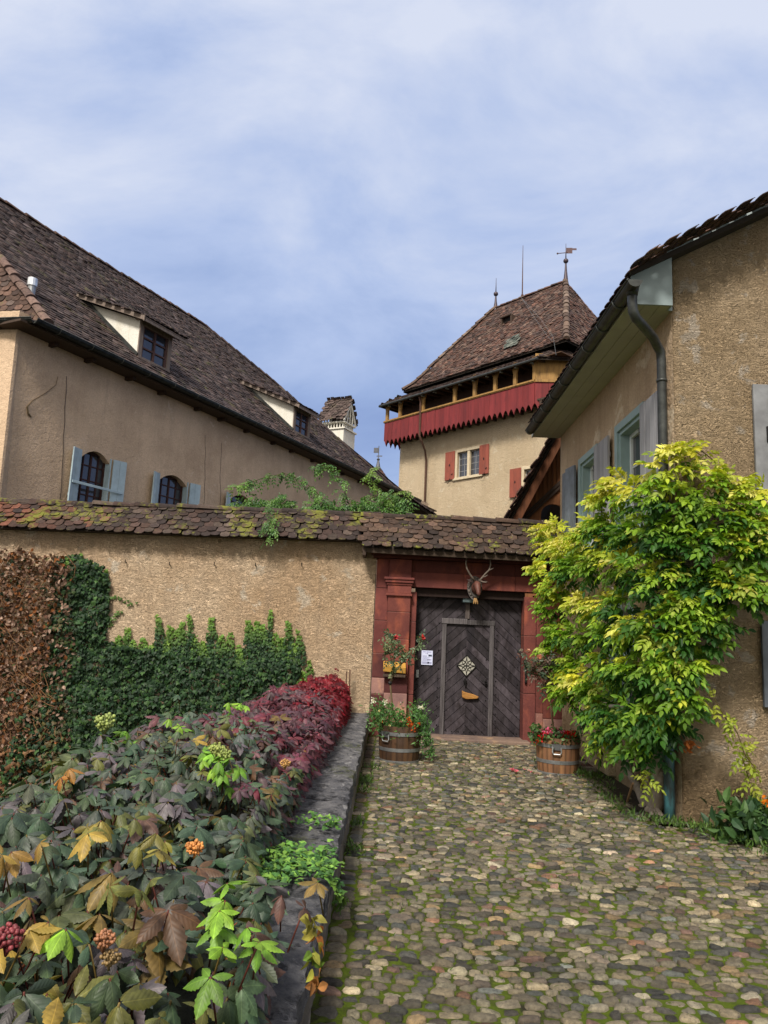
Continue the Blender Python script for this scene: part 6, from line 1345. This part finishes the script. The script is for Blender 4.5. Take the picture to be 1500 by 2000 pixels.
# ---------------------------------------------------------------- creeper hedge on the parapet
vc = thing('virginia_creeper', 'big-leaved creeper hedge beside the parapet, turning crimson toward the wall', 'creeper', (-1.2, 5, 0))
Yk = np.array([0., 1.5, 2.2, 3.0, 3.8, 4.6, 5.6, 7, 8.5, 10.5, 12.2])
XRk = np.array([-.34, -.34, -.34, -.42, -.70, -.64, -.62, -.62, -.60, -.58, -.60]); XLk = np.array([-1.6, -1.65, -1.75, -1.85, -2.0, -2.1, -2.0, -1.75, -1.6, -1.35, -.95])
ZTk = np.array([.86, .84, .80, .80, .82, .88, .90, .84, .86, .90, .90])
def hedge(n, y0, y1):
    Y = rng.uniform(y0, y1, n); a = rng.uniform(-1, 1, n); xr, xl, zt = np.interp(Y, Yk, XRk), np.interp(Y, Yk, XLk), np.interp(Y, Yk, ZTk)
    nz = np.array([mnoise.noise((q*1.6, w*1.1, 2.)) for q, w in zip(a, Y)]); 
    x = (xr+xl)/2+a*(xr-xl)/2; top = zt+.10*nz-.42*np.abs(np.maximum(a, 0))**5-.5*np.maximum(-a, 0)**6-.12*np.maximum(a, 0)**2
    return x, Y, top, a, nz
cb_ = MB(); ny = 60; nx = 16                                  # earth and litter bank under the leaves
yy = np.linspace(.2, 12.3, ny); vs = []
for y_ in yy:
    xr, xl, zt = np.interp(y_, Yk, XRk)-.12, np.interp(y_, Yk, XLk)+.1, np.interp(y_, Yk, ZTk)
    for i in range(nx):
        a = -1+2*i/(nx-1); vs.append(((xr+xl)/2+a*(xr-xl)/2+.02*mnoise.noise((i, y_*3, 0)), y_, (zt-.24+.06*mnoise.noise((a*3, y_*2, 1))) if abs(a) < .93 else -.1 if a < 0 else .36))
cb_.add(vs, [(j*nx+i, j*nx+i+1, (j+1)*nx+i+1, (j+1)*nx+i) for j in range(ny-1) for i in range(nx-1)])
cb_.build('stem_bank', plain('creeper_litter', (.022, .024, .014), .95, var=.6, sc=12, bs=.8), vc, smooth=True)
BASE = .84*np.array([(.11, .12, .035), (.10, .085, .095), (.06, .10, .05), (.075, .11, .055), (.055, .095, .06), (.055, .09, .05), (.06, .095, .045), (.08, .105, .08), (.05, .085, .05), (.09, .11, .045), (.055, .085, .055), (.070, .092, .070), (.080, .078, .074), (.050, .080, .035), (.115, .12, .030), (.085, .075, .085), (.040, .075, .042), (.075, .09, .06), (.065, .085, .075)])
RUST = np.array([(.10, .055, .03), (.13, .09, .025), (.09, .05, .04)]); ORG = np.array([(.30, .14, .03), (.30, .21, .04), (.24, .15, .035)]); LIME = np.array([(.13, .27, .025), (.17, .31, .03), (.10, .21, .025)])
BURG = np.array([(.085, .022, .036), (.11, .022, .032), (.065, .030, .042), (.12, .05, .062), (.075, .05, .055)]); CRIM = .48*np.array([(.30, .012, .028), (.24, .010, .022), (.36, .020, .035), (.17, .012, .022)])
OLV = np.array([(.16, .15, .03), (.13, .14, .035), (.19, .16, .035)])
def creeper(mb, x, Y, top, a, sz, low=0., force=None):
    n = len(x); u = rng.random(n)
    col = pick(BASE, n, .2)
    k = u < .10; col[k] = pick(RUST, k.sum()); k = (u > .10) & (u < .112); col[k] = pick(ORG, k.sum())
    red = np.clip((Y-4.9)/2.2+rng.normal(0, .22, n)+.25*np.maximum(a, 0), 0, 1) > .5; col[red] = pick(BURG, red.sum(), .2)
    cr_ = np.clip((Y-8.1)/2.2+rng.normal(0, .25, n), 0, 1) > .55; col[cr_] = pick(CRIM, cr_.sum(), .2)
    if force is not None: col = pick(force, n)
    P = np.stack([x, Y, top-low*rng.random(n)], -1)
    out = unit(np.stack([a**3*1.1+rng.normal(0, .35, n), -.55+rng.normal(0, .35, n), np.full(n, .12)], -1)); up_ = unit(np.stack([a**3*.75+rng.normal(0, .32, n), -.38+rng.normal(0, .32, n), np.full(n, .9)], -1))
    side = unit(np.cross(out, up_)); up2 = np.cross(side, out)
    # petiole, then five leaflets spread like a parasol round its tip
    rad = unit(out*A3(1, 1, 0)+1e-6); rot0 = rng.normal(0, .5, n); rc_, rs_ = np.cos(rot0)[:, None], np.sin(rot0)[:, None]
    px_ = np.stack([rad[:, 1], -rad[:, 0], np.zeros(n)], -1); rad, px_ = rad*rc_+px_*rs_, px_*rc_-rad*rs_
    tilt = np.stack([a**3*.5, np.full(n, -.28), np.zeros(n)], -1)+rv(n, .34)
    drop = np.clip(rng.normal(.28, .28, (n, 1)), -.2, .85)
    for ang, s in ((0, 1.08), (-58, .95), (58, .95), (-118, .68), (118, .68)):
        r = math.radians(ang); D = rad*math.cos(r)+px_*math.sin(r)+rv(n, .07)
        drop2 = drop+rng.normal(0, .16, (n, 1)); T = D*np.cos(drop2)-z*np.sin(drop2)-z*((D*tilt).sum(1, keepdims=True)*.9)
        N2 = z*np.cos(drop)+D*np.sin(drop)+tilt+rv(n, .16)
        scatter(mb, LEAF_SER if Y.min() < 4.2 else LEAF_BIG, P+T*sz[:, None]*.05, T, N2, sz*s*rng.uniform(.88, 1.1, n), col*rng.uniform(.86, 1.16, (n, 1))*rng.uniform(.95, 1.05, (n, 3)), wid=.84)
    if Y.min() < 4.2:
        for q, d_, sz_ in zip(P, rad, sz): mb.tube([q, q-d_*.02-z*.05, q-d_*.05-z*.13], .0028, 4, (.13, .035, .025) if random.random() < .6 else (.16, .11, .03))
lf = MB()
for y0, y1, n, s in ((1.0, 2.4, 290, .105), (2.4, 4, 500, .10), (4, 6.5, 820, .092), (6.5, 9.5, 800, .098), (9.5, 12.2, 760, .09)):
    x, Y, top, a, nz = hedge(n, y0, y1); creeper(lf, x, Y, top+rng.normal(.02, .045, n), a, rng.uniform(.5, 1.2, n)*s)
    x, Y, top, a, nz = hedge(n//2, y0, y1); creeper(lf, x, Y, top-.09, a, rng.uniform(.6, 1.0, n//2)*s, .14)
    n2 = n//3; x, Y, top, a, nz = hedge(n2, y0, y1); a = np.full(n2, 1.); x = np.interp(Y, Yk, XRk)-rng.random(n2)*.05; creeper(lf, x, Y, .42+rng.random(n2)*.32, a, rng.uniform(.7, 1.05, n2)*s)
# coloured sprays read from the hedge
def spray(px, py, Y, n, pal, s=.10, sp=.10):
    C = pt(px, py, Y); x = C[0]+rng.normal(0, sp, n); yv = Y+rng.normal(0, sp, n); creeper(lf, x, yv, C[2]+rng.normal(0, sp*.6, n), rng.normal(0, .5, n), rng.uniform(.8, 1.15, n)*s, 0, pal)
for q in ((40, 1665, 2.3, 2, ORG), (100, 1625, 2.4, 2, ORG), (60, 1760, 2.1, 2, RUST), (90, 1820, 1.95, 2, ORG), (150, 1505, 3.6, 2, ORG), (30, 1830, 1.9, 1, LIME), (440, 1740, 2.3, 3, LIME), (455, 1800, 2.2, 3, LIME), (475, 1860, 2.1, 3, LIME), (250, 1740, 2.2, 3, OLV), (120, 1900, 1.9, 2, OLV), (330, 1650, 2.6, 4, OLV), (200, 1600, 2.9, 4, OLV), (435, 1500, 4.2, 8, LIME), (400, 1475, 4.4, 6, LIME), (350, 1420, 5.4, 5, LIME), (460, 1382, 6.8, 7, LIME), (560, 1745, 2.6, 3, RUST), (475, 1535, 4.2, 5, BURG), (235, 1440, 4.8, 6, LIME)): spray(q[0], q[1], q[2], q[3], q[4], .07, .05)
lf.build('leaves', m_creep, vc, smooth=True)
st = MB()
for i in range(90):
    x, Y, top, a, nz = hedge(1, 1.3, 7); p = A3(x[0], Y[0], top[0]-.28); q = [p]; d = A3(random.gauss(0, .3), random.gauss(-.1, .3), 1)
    for k in range(4): q.append(q[-1]+unit(d)*.075); d = d+A3(random.gauss(0, .35), random.gauss(0, .35), -.1)
    st.tube(q, [.006, .0055, .005, .004, .0025], 5, random.choice([(2.8, 1.0, .7), (2.6, 1.8, .9), (2., .9, .8)]))
st.build('stems', m_stem, vc, smooth=True)
for i, (px, py, Y, r, c_) in enumerate(((206, 1410, 4.6, .065, (.22, .27, .07)), (425, 1465, 4.3, .05, (.22, .26, .06)), (440, 1475, 4.2, .04, (.20, .25, .06)), (15, 1830, 1.85, .035, (.17, .03, .035)), (205, 1835, 1.9, .026, (.26, .11, .05)), (215, 1870, 1.9, .024, (.2, .13, .05)), (380, 1655, 2.6, .03, (.5, .2, .05)), (557, 1490, 4.4, .03, (.4, .22, .07)))):
    b_ = MB(); C = pt(px, py, Y)
    for k in range(80): v_ = unit(rng.normal(0, 1, 3)); q = C+v_*r*A3(1, 1, .75)*random.uniform(.6, 1); b_.ball(q, r*random.uniform(.13, .2), np.array(c_)*random.uniform(.7, 1.3), 0, 8)
    for k in range(8): v_ = unit(rng.normal(0, 1, 3)+z*.4); b_.tube([C-z*r*1.2, C+v_*r*.8], .003, 4, np.array(c_)*.8)
    b_.build('berry_cluster', plain('berries', (1, 1, 1), .5, var=.2), vc, smooth=True)
# small ivy creeping over the slabs
ci = thing('creeping_ivy', 'small light green ivy runners creeping over the parapet slabs', 'ivy', (-.45, 4.2, .42))
lf = MB()
for px, py, n, s in ((560, 1665, 150, .11), (600, 1680, 160, .10), (640, 1700, 60, .05), (560, 1700, 120, .10), (655, 1690, 25, .04), (620, 1600, 60, .09), (640, 1660, 40, .06), (520, 1700, 120, .1), (650, 1605, 30, .05)):
    P = onz(px, py, .45)+rv(n)*A3(s*.7, s, .014); P[:, 2] = np.where(P[:, 0] > -.235, np.minimum(P[:, 2], .40-(P[:, 0]+.235)*2.5), P[:, 2]); scatter(lf, IVY, P, unit(rv(n)*A3(1, 1, .2)), unit(z+rv(n, .4)+A3(.3, -.2, 0)), rng.uniform(.022, .045, n), pick([(.06, .15, .035), (.10, .22, .04), (.04, .10, .03), (.16, .30, .05)], n))
for px, py, col in ((617, 1830, [(.33, .12, .03), (.25, .22, .03)]), (612, 1870, [(.25, .25, .04), (.12, .2, .03)]), (620, 1910, [(.30, .13, .04)]), (605, 1800, [(.22, .2, .04)])):
    n = 9; P = onx(px, py, -.20)+rv(n, .02)*A3(.4, 1, 1); scatter(lf, LEAF_LAN, P, unit(rv(n)-z*.8), unit(A3(1, -.4, .3)+rv(n, .3)), .045, pick(col, n), wid=1.5)
lf.build('foliage', m_ivy, ci)
